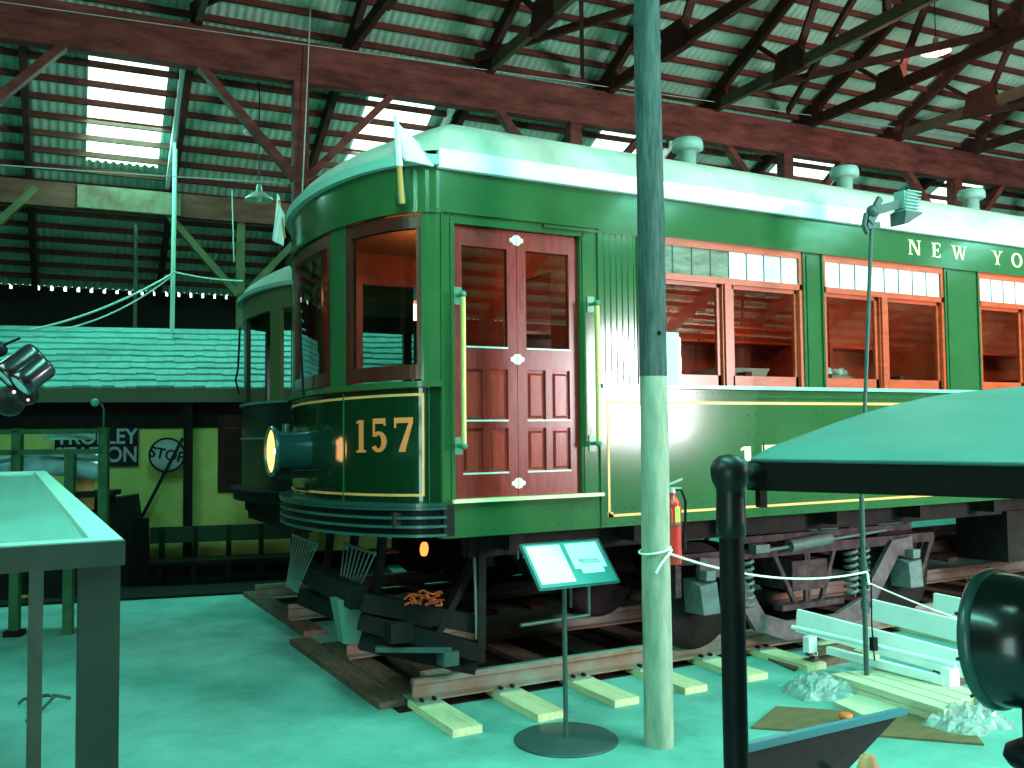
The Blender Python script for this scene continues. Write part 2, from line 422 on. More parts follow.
M_beamo = mat('olive_weathered_post', (.11, .12, .06), .8, var=.25, scale=4)
for i, u in enumerate((-1.5, 2.73, 6.98, 11.2, 15.4, 19.6, 23.8)):
    post(u, 12.6, 6.80, 6.80, M_girder, .20, i, 1.35, 'under the red girder')
for i, u in enumerate((-1.85, 2.33, 6.5, 10.7, 14.9)):
    post(u, 15.1, 5.36, 5.36, M_beamo, .12, i, 1.15, 'under the pale beam')
for i, u in enumerate((-1.5, 11.7, 19.6)):
    post(u, 5.19, 6.80, 6.80, M_girder, .20, i * 2, 1.35, 'under the near girder')

# trusses across the nave, every half bay, and rafters down the outer slopes
i = 0
u = -6.9
while u < 24:
    r = thing('roof_truss', B(u, 8.9, 7.4), 'timber roof truss with gusset plates, number %d counted from the left' % (i + 1), 'truss', kind='structure')
    lo = 7.43
    light = (i % 2 == 0)
    MB().bar(B(u, 5.1, lo), B(u, 12.7, lo), .08, .17).build('bottom_chord', M_trussg if light else M_truss, r)
    for a, b in ((8.9, 18.8), (8.9, W0 + .1)):
        MB().bar(B(u, a, roof_z(a) - .18), B(u, b, roof_z(b) - .18), .09, .2).build('rafter', M_truss, r)
    nodes_lo = [5.19, 7.1, 8.9, 10.7, 12.6]; nodes_hi = [6.2, 8.9, 11.6]
    for a, b in ((7.1, 6.3), (7.1, 8.0), (10.7, 9.8), (10.7, 11.5), (8.9, 8.9)):
        MB().bar(B(u + .05, a, lo), B(u + .05, b, roof_z(b) - .2), .05, .12, up=UX).build('web', M_truss, r)
    for w in (7.1, 10.7):
        MB().hexa([B(u - .06, w - .35, lo - .12), B(u + .06, w - .35, lo - .12), B(u + .06, w + .35, lo - .12), B(u - .06, w + .35, lo - .12),
                   B(u - .06, w - .22, lo + .30), B(u + .06, w - .22, lo + .30), B(u + .06, w + .22, lo + .30), B(u - .06, w + .22, lo + .30)]).build('gusset_plate', M_truss, r)
    for w in (12.6, 10.2):
        z = roof_z(w) - .2
        MB().hexa([B(u - .05, w - .25, z - .22), B(u + .05, w - .25, z - .22), B(u + .05, w + .25, z - .22), B(u - .05, w + .25, z - .22),
                   B(u - .05, w - .38, z + .14), B(u + .05, w - .38, z + .14), B(u + .05, w + .38, z - .0), B(u - .05, w + .38, z - .0)]).build('gusset_plate', M_truss, r)
    i += 1; u += 2.07
# long sway braces in the plane of the bottom chords
for i, (ua, wa, ub, wb) in enumerate(((5.3, 12.5, 9.4, 5.3), (9.6, 12.5, 13.8, 5.3), (13.7, 12.5, 17.9, 5.3), (17.8, 12.5, 22, 5.3), (7.1, 12.5, 3.0, 5.3), (11.2, 12.5, 7.0, 5.3), (1.3, 12.5, 5.4, 5.3))):
    MB().bar(B(ua, wa, 7.55), B(ub, wb, 7.62), .06, .11).build('sway_brace', M_truss, label='long diagonal sway brace between trusses, %s' % ['over the car front', 'over the second window', 'over the lettering', 'right', 'crossing left', 'crossing middle', 'far left'][i], cat='brace', kind='structure')
for i, (u, w) in enumerate(((1.3, 13.15), (5.35, 13.15), (9.6, 13.15), (13.6, 13.15))):
    MB().bar(B(u, 13.0, roof_z(13.0) - .12), B(u, 15.9, roof_z(15.9) - .12), .06, .14).build('trim_%d' % (i + 1), M_fascia, label='pale painted board beside a roof panel, %s' % places[i], cat='board', kind='structure')

# walls
def wallbox(name, pa, pb, z0, z1, t, m, label):
    MB().bar(V(pa) + V((0, 0, (z0 + z1) / 2)), V(pb) + V((0, 0, (z0 + z1) / 2)), t, z1 - z0).build(name, m, label=label, cat='wall', kind='structure')


wz = roof_z(W1)
wallbox('wall_far', B(U0, W1 + .05), B(U1, W1 + .05), 0, wz - .07, .1, M_wallboard, 'dark boarded far wall of the barn')
mb = MB(); u = U0
while u < U1:
    if random.random() < .8: mb.hexa([B(u, W1, wz - .07), B(u + .17, W1, wz - .07), B(u + .17, W1 + .1, wz - .07), B(u, W1 + .1, wz - .07), B(u, W1, wz + .012), B(u + .17, W1, wz + .012), B(u + .17, W1 + .1, wz + .012), B(u, W1 + .1, wz + .012)])
    else: mb.hexa([B(u, W1, wz - .07), B(u + .27, W1, wz - .07), B(u + .27, W1 + .1, wz - .07), B(u, W1 + .1, wz - .07), B(u, W1, wz + .012), B(u + .27, W1, wz + .012), B(u + .27, W1 + .1, wz + .012), B(u, W1 + .1, wz + .012)])
    u += .22
mb.build('trim_9', M_wallboard, label='notched closing board under the far eave letting dots of light in', cat='board', kind='structure')
for nm, u in (('wall_left', U0), ('wall_right', U1)):
    mb = MB(); P = [(W0, 0), (W1, 0), (W1, wz), (8.9, 9.55), (W0, roof_z(W0))]
    mb.prism(P, lambda a, b, c, u=u: B(u + c, a, b), .1)
    mb.build(nm, M_wallboard, label='dark boarded gable wall at the %s end' % nm[5:], cat='wall', kind='structure')
# near wall with two big doorways and a window band
zt = roof_z(W0)
OPEN = [(-5.6, -2.4, .0, 3.2), (10.1, 12.35, 1.85, 3.92)]
mb = MB(); cur = U0
def nb(a, b, z0, z1):
    if b - a > .01 and z1 - z0 > .01: mb.hexa([B(a, W0 - .1, z0), B(b, W0 - .1, z0), B(b, W0, z0), B(a, W0, z0), B(a, W0 - .1, z1), B(b, W0 - .1, z1), B(b, W0, z1), B(a, W0, z1)])
for a, b, z0, z1 in OPEN:
    nb(cur, a, 0, zt); nb(a, b, 0, z0); nb(a, b, z1, zt); cur = b
nb(cur, U1, 0, zt)
mb.build('wall_near', M_wallboard, label='dark boarded near wall with open doorways behind the viewer', cat='wall', kind='structure')

# ================================================================ TROLLEY CARS
KSH = .018


class Car:
    """one wooden interurban car; xc corner of the side, y0 near side plane, hw half width, bul bulge of the front"""
    def __init__(s, xc, y0, hw, bul, root, ksh=KSH):
        s.xc = xc; s.y0 = y0; s.yc = y0 + hw; s.hw = hw; s.bul = bul; s.root = root
        s.tf = lambda p: V((p.x, p.y, p.z - ksh * (p.y - y0)))
        N = 400; s.tab = [0.0]; pr = s.fp(0)
        for i in range(1, N + 1):
            q = s.fp(180 * i / N); s.tab.append(s.tab[-1] + (q - pr).length); pr = q
    def fp(s, ph, off=0.0):
        a = math.radians(ph)
        p = V((s.xc - s.bul * math.sin(a), s.yc - s.hw * math.cos(a), 0))
        n = V((-math.sin(a) / s.bul, -math.cos(a) / s.hw, 0)).normalized()
        return p + n * off
    def phi(s, arc):
        arc = max(0, min(arc, s.tab[-1] - 1e-6))
        for i in range(len(s.tab) - 1):
            if s.tab[i + 1] >= arc:
                return 180 * (i + (arc - s.tab[i]) / (s.tab[i + 1] - s.tab[i])) / 400
        return 180
    def mb(s): return MB(s.tf)
    def arc(s, mb, a0, a1, z0, z1, o0, o1, n=24):      # curved solid between offsets o0<o1
        for i in range(n):
            p = a0 + (a1 - a0) * i / n; q = a0 + (a1 - a0) * (i + 1) / n
            A, Bq, Cq, D = s.fp(p, o1), s.fp(q, o1), s.fp(q, o0), s.fp(p, o0)
            vs = [A, Bq, Cq, D]
            pts = [v + V((0, 0, z0)) for v in vs] + [v + V((0, 0, z1)) for v in vs]
            fs = [(0, 3, 2, 1), (4, 5, 6, 7)]
            if i == 0: fs.append((0, 4, 7, 3))
            if i == n - 1: fs.append((1, 2, 6, 5))
            mb.add(pts, fs)
            mb.add(pts, [(0, 1, 5, 4), (2, 3, 7, 6)], True)
        return mb
    def around(s, z0, z1, o, x1, n=60):  # band right round the front and along both sides
        mb = s.mb(); s.arc(mb, 0, 180, z0, z1, o - .05, o, n)
        mb.box(s.xc, x1, s.y0 - o, s.y0 - o + .05, z0, z1); mb.box(s.xc, x1, s.y0 + 2 * s.hw + o - .05, s.y0 + 2 * s.hw + o, z0, z1)
        return mb
    def roof(s, mb, z0, z0f, zc, over, x1):
        ridge_x = s.xc + 1.0
        def fn(t, k):     # t runs down the near side, round the front and back along the far side; k from the eave to the ridge
            ex = .5; zz = z0
            if t < .3: p = V((x1 + (s.xc - x1) * t / .3, s.y0 - over, 0))
            elif t > .7: p = V((s.xc + (x1 - s.xc) * (t - .7) / .3, s.y0 + 2 * s.hw + over, 0))
            else:
                ph = (t - .3) / .4 * 180; p = s.fp(ph, over); f = min(1, min(ph, 180 - ph) / 30); zz = z0 + (z0f - z0) * f; ex = .5 + .22 * f
            q = V((max(p.x, ridge_x), s.yc, 0)); pos = p.lerp(q, k)
            return (pos.x, pos.y, zz + (zc - zz) * max(0, 1 - (1 - k) ** 2.15) ** ex)
        mb.grid(fn, 180, 18, flip=True)
        return mb


X1 = 17.0
root157 = thing('trolley_car', (9.0, 7.2, 0), 'dark green wooden interurban trolley car numbered 157 with lit mahogany doors', 'trolley car')
car = Car(2.62, 5.85, 1.35, .54, root157)
Y0 = 5.85; YF = Y0 + 2.7
def bar157(name, m, x0, x1, z0, z1, out=.0, th=.06, parent=None):
    return car.mb().box(x0, x1, Y0 - out, Y0 - out + th, z0, z1).build(name, m, parent or root157)


# windows of the near side: (x0,x1)
WIN = [(4.43, 6.05), (6.30, 7.91), (8.43, 10.04), (10.30, 11.91), (12.43, 14.04), (14.30, 15.91)]
# --- near side lower panel with rivets
def rivets(mb, xs, zs, y, r=.0075):
    for x in xs:
        for z in zs:
            mb.lathe([(r, 0), (r * .8, -r * .5), (0, -r * .8)], (x, y, z), (0, 1, 0), 7)


def frange(a, b, st):
    o = []; x = a
    while x < b: o.append(x); x += st
    return o


mb = car.mb(); mb.box(3.93, X1, Y0, Y0 + .06, 1.31, 2.29)
rivets(mb, frange(3.97, 12, .083), (1.335,), Y0); rivets(mb, frange(4.06, 12, .083), (1.445,), Y0)
for x in (5.40, 5.49, 6.17, 6.26, 7.45, 7.54, 8.5, 8.6): rivets(mb, (x,), (1.55, 1.7, 1.85, 2.0, 2.15), Y0)
side = mb.build('side_panel', M_green, root157)
mb = car.mb(); mb.box(2.62, 3.92, Y0 - .004, Y0 + .06, 1.31, 1.55); rivets(mb, frange(2.72, 3.9, .105), (1.36, 1.475), Y0 - .004)
mb.build('step_panel', M_green, root157)
mb = car.mb(); mb.box(3.93, X1, Y0 - .012, Y0 + .05, 2.29, 2.35); rivets(mb, frange(3.97, 12, .055), (2.32,), Y0 - .012, .006)
mb.build('rivet_band', M_green, root157)
car.mb().box(3.93, X1, Y0 - .045, Y0 + .05, 2.355, 2.385).build('belt_rail', mat('belt_light_green', (.20, .45, .36), .3), root157)
# gold striping
mb = car.mb(); mb.box(4.0, X1, Y0 - .005, Y0, 2.235, 2.258); mb.box(4.0, X1, Y0 - .005, Y0, 1.385, 1.405); mb.box(3.99, 4.01, Y0 - .005, Y0, 1.385, 2.24)
mb.box(3.985, 4.035, Y0 - .005, Y0, 1.385, 1.42)
mb.build('gold_stripe', M_gold, side)
lettering('157', .33, lambda a, b, c: V((5.30 + a, Y0 - .004 + c, 1.57 + b - KSH * 0)), -.0 + .003, 'car_number', M_cream, side, sx=1.05, gap=.1)
# letterboard
lb = car.mb().box(2.62, X1, Y0 - .006, Y0 + .06, 3.57, 3.85).build('letterboard', M_green, root157)
lettering('NEW YORK', .142, lambda a, b, c: V((7.41 + a * 1.5, Y0 - .010 + c, 3.65 + b)), .003, 'gold_lettering', M_cream, lb, sx=1.0, gap=.56)
car.mb().box(2.60, X1, Y0 - .022, Y0 + .02, 3.555, 3.578).build('drip_moulding', M_green, root157)
# piers between windows
pz = [(4.31, 4.43)] + [(WIN[i][1], WIN[i + 1][0]) for i in range(5)] + [(15.91, X1)]
for a, b in pz:
    mb = car.mb(); mb.box(a, b, Y0 + .008, Y0 + .07, 2.385, 3.56); mb.box(a, a + .022, Y0 - .008, Y0 + .01, 2.385, 3.555); mb.box(b - .022, b, Y0 - .008, Y0 + .01, 2.385, 3.555)
    if b - a > .2: mb.box(a + .05, b - .05, Y0 - .002, Y0 + .02, 2.385, 3.53)
    mb.build('window_pier', M_green, root157)
# tongue and groove panel beside the doors
mb = car.mb(); n = 7
for i in range(n):
    a = 3.93 + i * (.38 / n); mb.boxb(a, a + .38 / n - .0, Y0 - .004, Y0 + .06, 2.29, 3.55, .006)
mb.build('board_panel', M_greenrib, root157)
mb = car.mb(); mb.box(3.92, 3.945, Y0 - .016, Y0 + .0, 1.31, 3.56); mb.box(4.285, 4.315, Y0 - .016, Y0 + .03, 2.36, 3.56); mb.box(3.93, 4.31, Y0 - .02, Y0 + .03, 3.53, 3.56); mb.box(3.93, 4.6, Y0 - .02, Y0, 2.283, 2.293)
mb.build('panel_moulding', M_green, root157)
# windows
for wi, (a, b) in enumerate(WIN):
    fr = car.mb(); y = Y0 + .005
    fr.box(a, b, y, y + .07, 3.50, 3.555); fr.box(a, a + .035, y, y + .07, 2.385, 3.50); fr.box(b - .035, b, y, y + .07, 2.385, 3.50)
    fr.box(a, b, y, y + .07, 3.225, 3.275)
    f = fr.build('window_frame', M_sash, root157)
    nP = 8; pw_ = (b - a - .07) / nP
    for k_ in range(nP):
        p_ = a + .035 + k_ * pw_
        dark = wi == 0 and k_ < 4  # left panes of the first window take the darker glass colour
        car.mb().box(p_ + .003, p_ + pw_ - .003, y + .02, y + .026, 3.275, 3.50).build('transom_pane', M_opald if dark else M_opal, f)
    mb = car.mb()
    for k_ in range(nP + 1): mb.box(a + .035 + k_ * pw_ - .004, a + .035 + k_ * pw_ + .004, y + .014, y + .03, 3.275, 3.50)
    mb.build('leading', M_steelpaint, f)
    mid = (a + b) / 2 - .03
    car.mb().box(mid - .035, mid + .035, y - .006, y + .07, 2.385, 3.225).box(mid - .052, mid - .045, y + .01, y + .06, 2.385, 3.225).build('mullion', M_sash, f)
    for (p, q) in ((a + .035, mid - .06), (mid + .06, b - .035)):
        sh = car.mb(); yy = y + .035
        sh.box(p, p + .03, yy, yy + .03, 2.39, 3.225); sh.box(q - .03, q, yy, yy + .03, 2.39, 3.225); sh.box(p, q, yy, yy + .03, 2.39, 2.475); sh.box(p, q, yy, yy + .03, 3.195, 3.225)
        sh.build('sash', M_sash, f)
        car.mb().box(p + .03, q - .03, yy + .012, yy + .016, 2.475, 3.195).build('pane', M_glass, f)
# door posts, threshold, doors
mb = car.mb(); mb.box(2.62, 2.715, Y0, Y0 + .16, 1.55, 3.56); mb.box(2.628, 2.64, Y0 - .012, Y0 + .01, 1.55, 3.56); mb.box(2.70, 2.73, Y0 - .008, Y0 + .12, 1.55, 3.53)
mb.build('corner_post', M_green, root157)
mb = car.mb(); mb.box(3.79, 3.92, Y0, Y0 + .12, 1.55, 3.56); mb.box(3.775, 3.80, Y0 + .01, Y0 + .12, 1.55, 3.5)
mb.build('door_post', M_green, root157)
mb = car.mb(); mb.box(2.72, 3.80, Y0 + .0, Y0 + .10, 3.49, 3.56); mb.box(3.45, 3.92, Y0 - .02, Y0 + .0, 3.525, 3.545); mb.build('door_header', M_green, root157)
car.mb().box(2.70, 3.93, Y0 - .045, Y0 + .12, 1.548, 1.572).build('threshold', M_cream, root157)


def door_leaf(x0, x1):
    y = Y0 + .045; s = car.mb(); z0, z1 = 1.575, 3.485; st = .075
    s.box(x0, x0 + st, y, y + .045, z0, z1); s.box(x1 - st, x1, y, y + .045, z0, z1)
    s.box(x0 + st, x1 - st, y, y + .045, 3.35, z1); s.box(x0 + st, x1 - st, y, y + .045, 2.48, 2.63)
    s.box(x0 + st, x1 - st, y, y + .045, 2.06, 2.11); s.box(x0 + st, x1 - st, y, y + .045, z0, 1.74)
    xm = (x0 + x1) / 2; s.box(xm - .025, xm + .025, y - .001, y + .044, 1.74, 2.48)
    d = s.build('door', M_mahog, root157, label='mahogany door leaf')
    for p, q in ((x0 + st, xm - .025), (xm + .025, x1 - st)):
        for za, zb in ((1.74, 2.06), (2.11, 2.48)):
            mb = car.mb(); mb.box(p, q, y + .02, y + .03, za, zb); mb.boxb(p + .018, q - .018, y + .004, y + .02, za + .022, zb - .022, .016)
            mb.build('door_panel', mat('door_panel_mahogany', (.34, .030, .02), .2, var=.3, scale=5, stretch=(6, 6, 1), coat=.2), d)
    for z in (1.742, 2.112, 2.632): car.mb().box(x0 + st, x1 - st, y - .006, y + .02, z - .004, z + .008).build('ledge', mat('ledge_cream', (.6, .62, .58), .3), d)
    car.mb().box(x0 + st, x1 - st, y + .02, y + .025, 2.63, 3.35).build('pane', M_glassd, d)
    return d


dl = door_leaf(2.735, 3.248); dr = door_leaf(3.252, 3.77)
for z in (3.42, 2.555, 1.665):
    mb = car.mb()
    for sgn in (-1, 1):
        mb.prism([(3.25 + sgn * a, z + b) for a, b in ((.003, -.035), (.022, -.035), (.035, -.018), (.055, -.012), (.055, .012), (.035, .018), (.022, .035), (.003, .035))][::sgn], lambda a, b, c: V((a, Y0 + .045 - c, b)), .006)
    mb.cyl((3.25, Y0 + .038, z - .04), (3.25, Y0 + .038, z + .04), .006, n=8)
    mb.build('hinge', M_nickel, dr)
# handrails
for x in (2.755, 3.855):
    mb = MB(); y = Y0 - .09
    mb.cyl((x, y, 1.95), (x, y, 2.96), .019, n=14)
    h = mb.build('handrail', M_brass, root157, label='brass vertical handrail')
    for z in (1.94, 2.98):
        mb = MB(); mb.cyl((x, y, z), (x, Y0, z), .014, n=10); mb.ball((x, y, z), .026, 12); mb.box(x - .03, x + .03, Y0 - .01, Y0, z - .06, z + .06)
        mb.build('handrail_bracket', mat('green_bracket', (.05, .20, .12), .3), h)

# --- rounded front
def front_window(ph0, ph1):
    mb = car.mb(); ft = .8
    car.arc(mb, ph0, ph1, 2.40, 2.50, -.05, 0, 12); car.arc(mb, ph0, ph1, 3.44, 3.53, -.05, 0, 12)
    car.arc(mb, ph0, ph0 + 3, 2.50, 3.44, -.05, 0, 3); car.arc(mb, ph1 - 3, ph1, 2.50, 3.44, -.05, 0, 3)
    f = mb.build('front_window_frame', mat('front_sash_mahogany', (.085, .016, .010), .25, var=.2, coat=.15), root157)
    g = car.mb(); car.arc(g, ph0 + 3, ph1 - 3, 2.50, 3.44, -.03, -.026, 14); g.build('front_pane', M_glassd, f)


for a, b in ((13, 58), (68, 112), (122, 167)): front_window(a, b)
for a, b in ((0, 13), (58, 68), (112, 122), (167, 180)):
    mb = car.mb(); car.arc(mb, a, b, 2.38, 3.55, -.06, .006, 8); mb.build('front_post', M_green, root157)
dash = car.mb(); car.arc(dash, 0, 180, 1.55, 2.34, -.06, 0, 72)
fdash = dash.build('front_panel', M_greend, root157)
mb = car.mb(); car.arc(mb, 0, 180, 2.345, 2.385, -.05, .035, 72); mb.build('front_belt_rail', M_green, root157)
mb = car.mb(); car.arc(mb, 0, 180, 3.56, 3.87, -.06, .008, 72); car.arc(mb, 0, 180, 3.545, 3.568, .0, .025, 72); mb.build('front_letterboard', M_green, root157)
mb = car.mb(); car.arc(mb, 12, 168, 2.285, 2.303, 0, .004, 60); car.arc(mb, 12, 168, 1.602, 1.620, 0, .004, 60)
car.arc(mb, 11.5, 13, 1.602, 2.303, 0, .004, 3); car.arc(mb, 167, 168.5, 1.602, 2.303, 0, .004, 3)
mb.build('front_gold_stripe', M_gold, fdash)
for a_ in (59, 8): car.arc(car.mb(), a_, a_ + .7, 1.56, 2.33, 0, .006, 2).build('front_bead', M_green, fdash)
arc0 = None
for i in range(len(car.tab)):
    if 180 * i / 400 >= 51: arc0 = car.tab[i]; break
lettering('157', .235, lambda a, b, c: car.tf(car.fp(car.phi(arc0 - a), .002 + c) + V((0, 0, 1.905 + b))), .004, 'front_number', mat('number_gold_red', (1.0, .22, .07), .4), fdash, sx=1.02, gap=.16)
# anticlimber bumper: ribbed band
mb = car.mb()
for i in range(4):
    z = 1.335 + i * .06; car.arc(mb, 0, 180, z, z + .018, -.02, .10, 72)
fins = mb; mb = car.mb()
car.arc(mb, 0, 180, 1.345, 1.53, -.04, .072, 72); mb.box(2.60, 2.68, Y0 - .09, Y0, 1.335, 1.54)
ac = mb.build('anticlimber', mat('anticlimber_black_green', (.005, .006, .006), .4, spec=.15), root157)
fins.build('bumper_fins', mat('bumper_fin_teal', (.03, .09, .08), .25), ac)  # fins coloured lighter so their edges read as highlight lines
mb = car.mb(); car.arc(mb, 0, 180, 1.535, 1.56, -.04, .11, 72); mb.build('buffer_plate', mat('buffer_green', (.015, .06, .05), .2), root157)
# headlamp
hx, hy, hz = 1.80, 7.2, 1.90
mb = MB(); mb.lathe([(.0, .33), (.12, .33), (.15, .28), (.15, .06), (.185, .03), (.195, .0), (.18, -.012), (.165, -.005), (.165, .02)], (hx, hy, hz), (1, -.0, 0), 36)
mb.cyl((hx + .12, hy, hz + .14), (hx + .12, hy, hz + .21), .03, n=12)
hl = mb.build('headlamp', mat('headlamp_teal_black', (.015, .06, .06), .2, coat=.4), root157)
MB().lathe([(0, .11), (.08, .09), (.14, .04), (.165, .012)], (hx, hy, hz), (1, 0, 0), 36).build('reflector', glow('headlamp_glow', (1.0, .50, .14), 1.5), hl)
MB().box(hx + .04, hx + .40, hy - .04, hy + .04, hz - .21, hz - .155).build('lamp_bracket', M_black, hl)
MB().ball((hx + .05, hy, hz), .028).build('bulb', glow('headlamp_bulb', (1, .8, .5), 7), hl)
mb = car.mb(); mb.tube([car.fp(85, .02) + V((0, 0, 1.62)), car.fp(85, .12) + V((0, 0, 1.64)), car.fp(60, .06) + V((0, 0, 1.64))], .008); mb.build('step_iron', M_black, root157)
mb = car.mb(); mb.tube([car.fp(88, .04) + V((0, 0, 2.35)), car.fp(88, .06) + V((0, 0, 2.8)), car.fp(92, .05) + V((0, 0, 3.2))], .01)
mb.build('grab_iron', M_black, root157)
# roof
rf = car.mb(); car.roof(rf, 3.975, 3.935, 4.455, .05, X1)
rf.build('roof', M_canvas, root157)
mb = car.mb(); mb.box(2.60, X1, Y0 - .055, Y0 - .005, 3.855, 3.985); mb.box(2.60, X1, YF + .005, YF + .055, 3.855, 3.985); mb.build('roof_fascia', M_fascia, root157)
mb = car.mb(); car.arc(mb, 0, 180, 3.872, 3.94, .0, .055, 72); mb.build('front_roof_edge', mat('front_edge_teal', (.26, .50, .44), .5), root157)
for x in (5.92, 8.12, 10.3, 12.5):
    mb = MB(); mb.lathe([(.0, .30), (.14, .30), (.155, .26), (.155, .20), (.12, .18), (.085, .18), (.085, -.20)], (x, 7.2, 4.60), n=24)
    mb.build('roof_ventilator', mat('ventilator_zinc', (.25, .45, .38), .45), root157)
# floor, far side, interior
car.mb().box(2.3, X1, Y0 + .06, YF - .06, 1.40, 1.50).build('car_floor', M_irond, root157)
car.mb().box(2.7, X1, Y0 + .06, YF - .06, 3.80, 3.84).build('ceiling_lining', M_ceil, root157)
mb = car.mb(); mb.box(2.62, X1, YF - .06, YF, 1.31, 2.42); mb.box(2.62, X1, YF - .06, YF, 3.5, 3.85)
for a, b in [(2.62, 3.0), (3.9, 4.43)] + [(WIN[i][1] - .1, WIN[i + 1][0] + .1) for i in range(5)] + [(15.9, X1)]: mb.box(a, b, YF - .06, YF, 2.42, 3.5)
for a, b in WIN: mb.box((a + b) / 2 - .05, (a + b) / 2 + .05, YF - .06, YF, 2.42, 3.5)
for a, b in WIN[1:]: mb.box(a, b, YF - .05, YF - .03, 2.42, 3.5)
mb.box(WIN[0][0], WIN[0][1], YF - .05, YF - .03, 2.95, 3.5)
mb.box(4.43, X1, YF - .16, YF - .06, 2.30, 2.42)
mb.build('far_side_wall', M_inwood, root157)
mb = car.mb(); mb.box(4.05, 4.10, Y0 + .06, 6.75, 1.5, 3.8); mb.box(4.05, 4.10, 7.6, YF - .06, 1.5, 3.8); mb.box(4.05, 4.10, 6.75, 7.6, 3.4, 3.8)
mb.box(8.15, 8.20, Y0 + .06, 6.8, 1.5, 3.8); mb.box(8.15, 8.2, 7.5, YF - .06, 1.5, 3.8); mb.box(8.15, 8.2, 6.8, 7.5, 3.45, 3.8)
mb.box(X1 - .06, X1, Y0, YF, 1.31, 3.9)
mb.build('bulkhead', M_inwood, root157)
mb = car.mb()
for x in frange(5.0, 16, .95):
    if 7.9 < x < 8.4: continue
    for ya, yb in ((Y0 + .12, Y0 + .95), (YF - .95, YF - .12)):
        mb.box(x, x + .45, ya, yb, 1.85, 1.98); mb.hexa([(x + .42, ya, 1.95), (x + .52, ya, 1.95), (x + .52, yb, 1.95), (x + .42, yb, 1.95), (x + .50, ya, 2.52), (x + .56, ya, 2.52), (x + .56, yb, 2.52), (x + .50, yb, 2.52)])
mb.build('seat_rows', M_seat, root157)
mb = car.mb()
for i, z in enumerate((3.0, 3.08, 3.16)): mb.bar((6.4, YF - .9, z), (8.1, YF - .5, z + .05), .03, .02)
mb.box(4.5, X1, YF - .4, YF - .1, 3.05, 3.08); mb.box(4.5, 15.9, Y0 + 1.32, Y0 + 1.38, 3.62, 3.79)
mb.build('luggage_rack', M_sash, root157)
mb = car.mb(); mb.hexa([(5.42, Y0 + .28, 2.38), (5.78, Y0 + .28, 2.38), (5.78, Y0 + .6, 2.38), (5.42, Y0 + .6, 2.38), (5.34, Y0 + .22, 2.56), (5.86, Y0 + .22, 2.56), (5.86, Y0 + .66, 2.56), (5.34, Y0 + .66, 2.56)])
mb.build('interior_tray', mat('pink_cream_tray', (.62, .42, .38), .5), root157)
mb = car.mb(); mb.box(6.45, 6.95, Y0 + .25, Y0 + .5, 2.40, 2.52)
mb.build('interior_box', mat('brown_carton', (.40, .26, .20), .6), root157)
mb = car.mb()
for i in range(9): mb.ball((6.62 + .04 * i + random.uniform(-.02, .02), Y0 + .36 + random.uniform(-.06, .06), 2.54 + random.uniform(0, .04)), .035, 8)
mb.build('crumpled_paper', M_paper, root157)
# underframe
mb = car.mb(); mb.box(3.0, X1, Y0 + .35, Y0 + .47, 1.12, 1.40); mb.box(3.0, X1, YF - .47, YF - .35, 1.12, 1.40)
for x in frange(3.2, 16, 1.1): mb.box(x, x + .12, Y0 + .1, YF - .1, 1.18, 1.38)
mb.box(9.2, 10.2, Y0 + .3, Y0 + .9, .62, 1.15); mb.box(10.6, 11.8, Y0 + .3, Y0 + 1.0, .55, 1.12); mb.cyl((12.3, Y0 + .7, .85), (13.4, Y0 + .7, .85), .2)
mb.build('underframe', M_irond, root157)


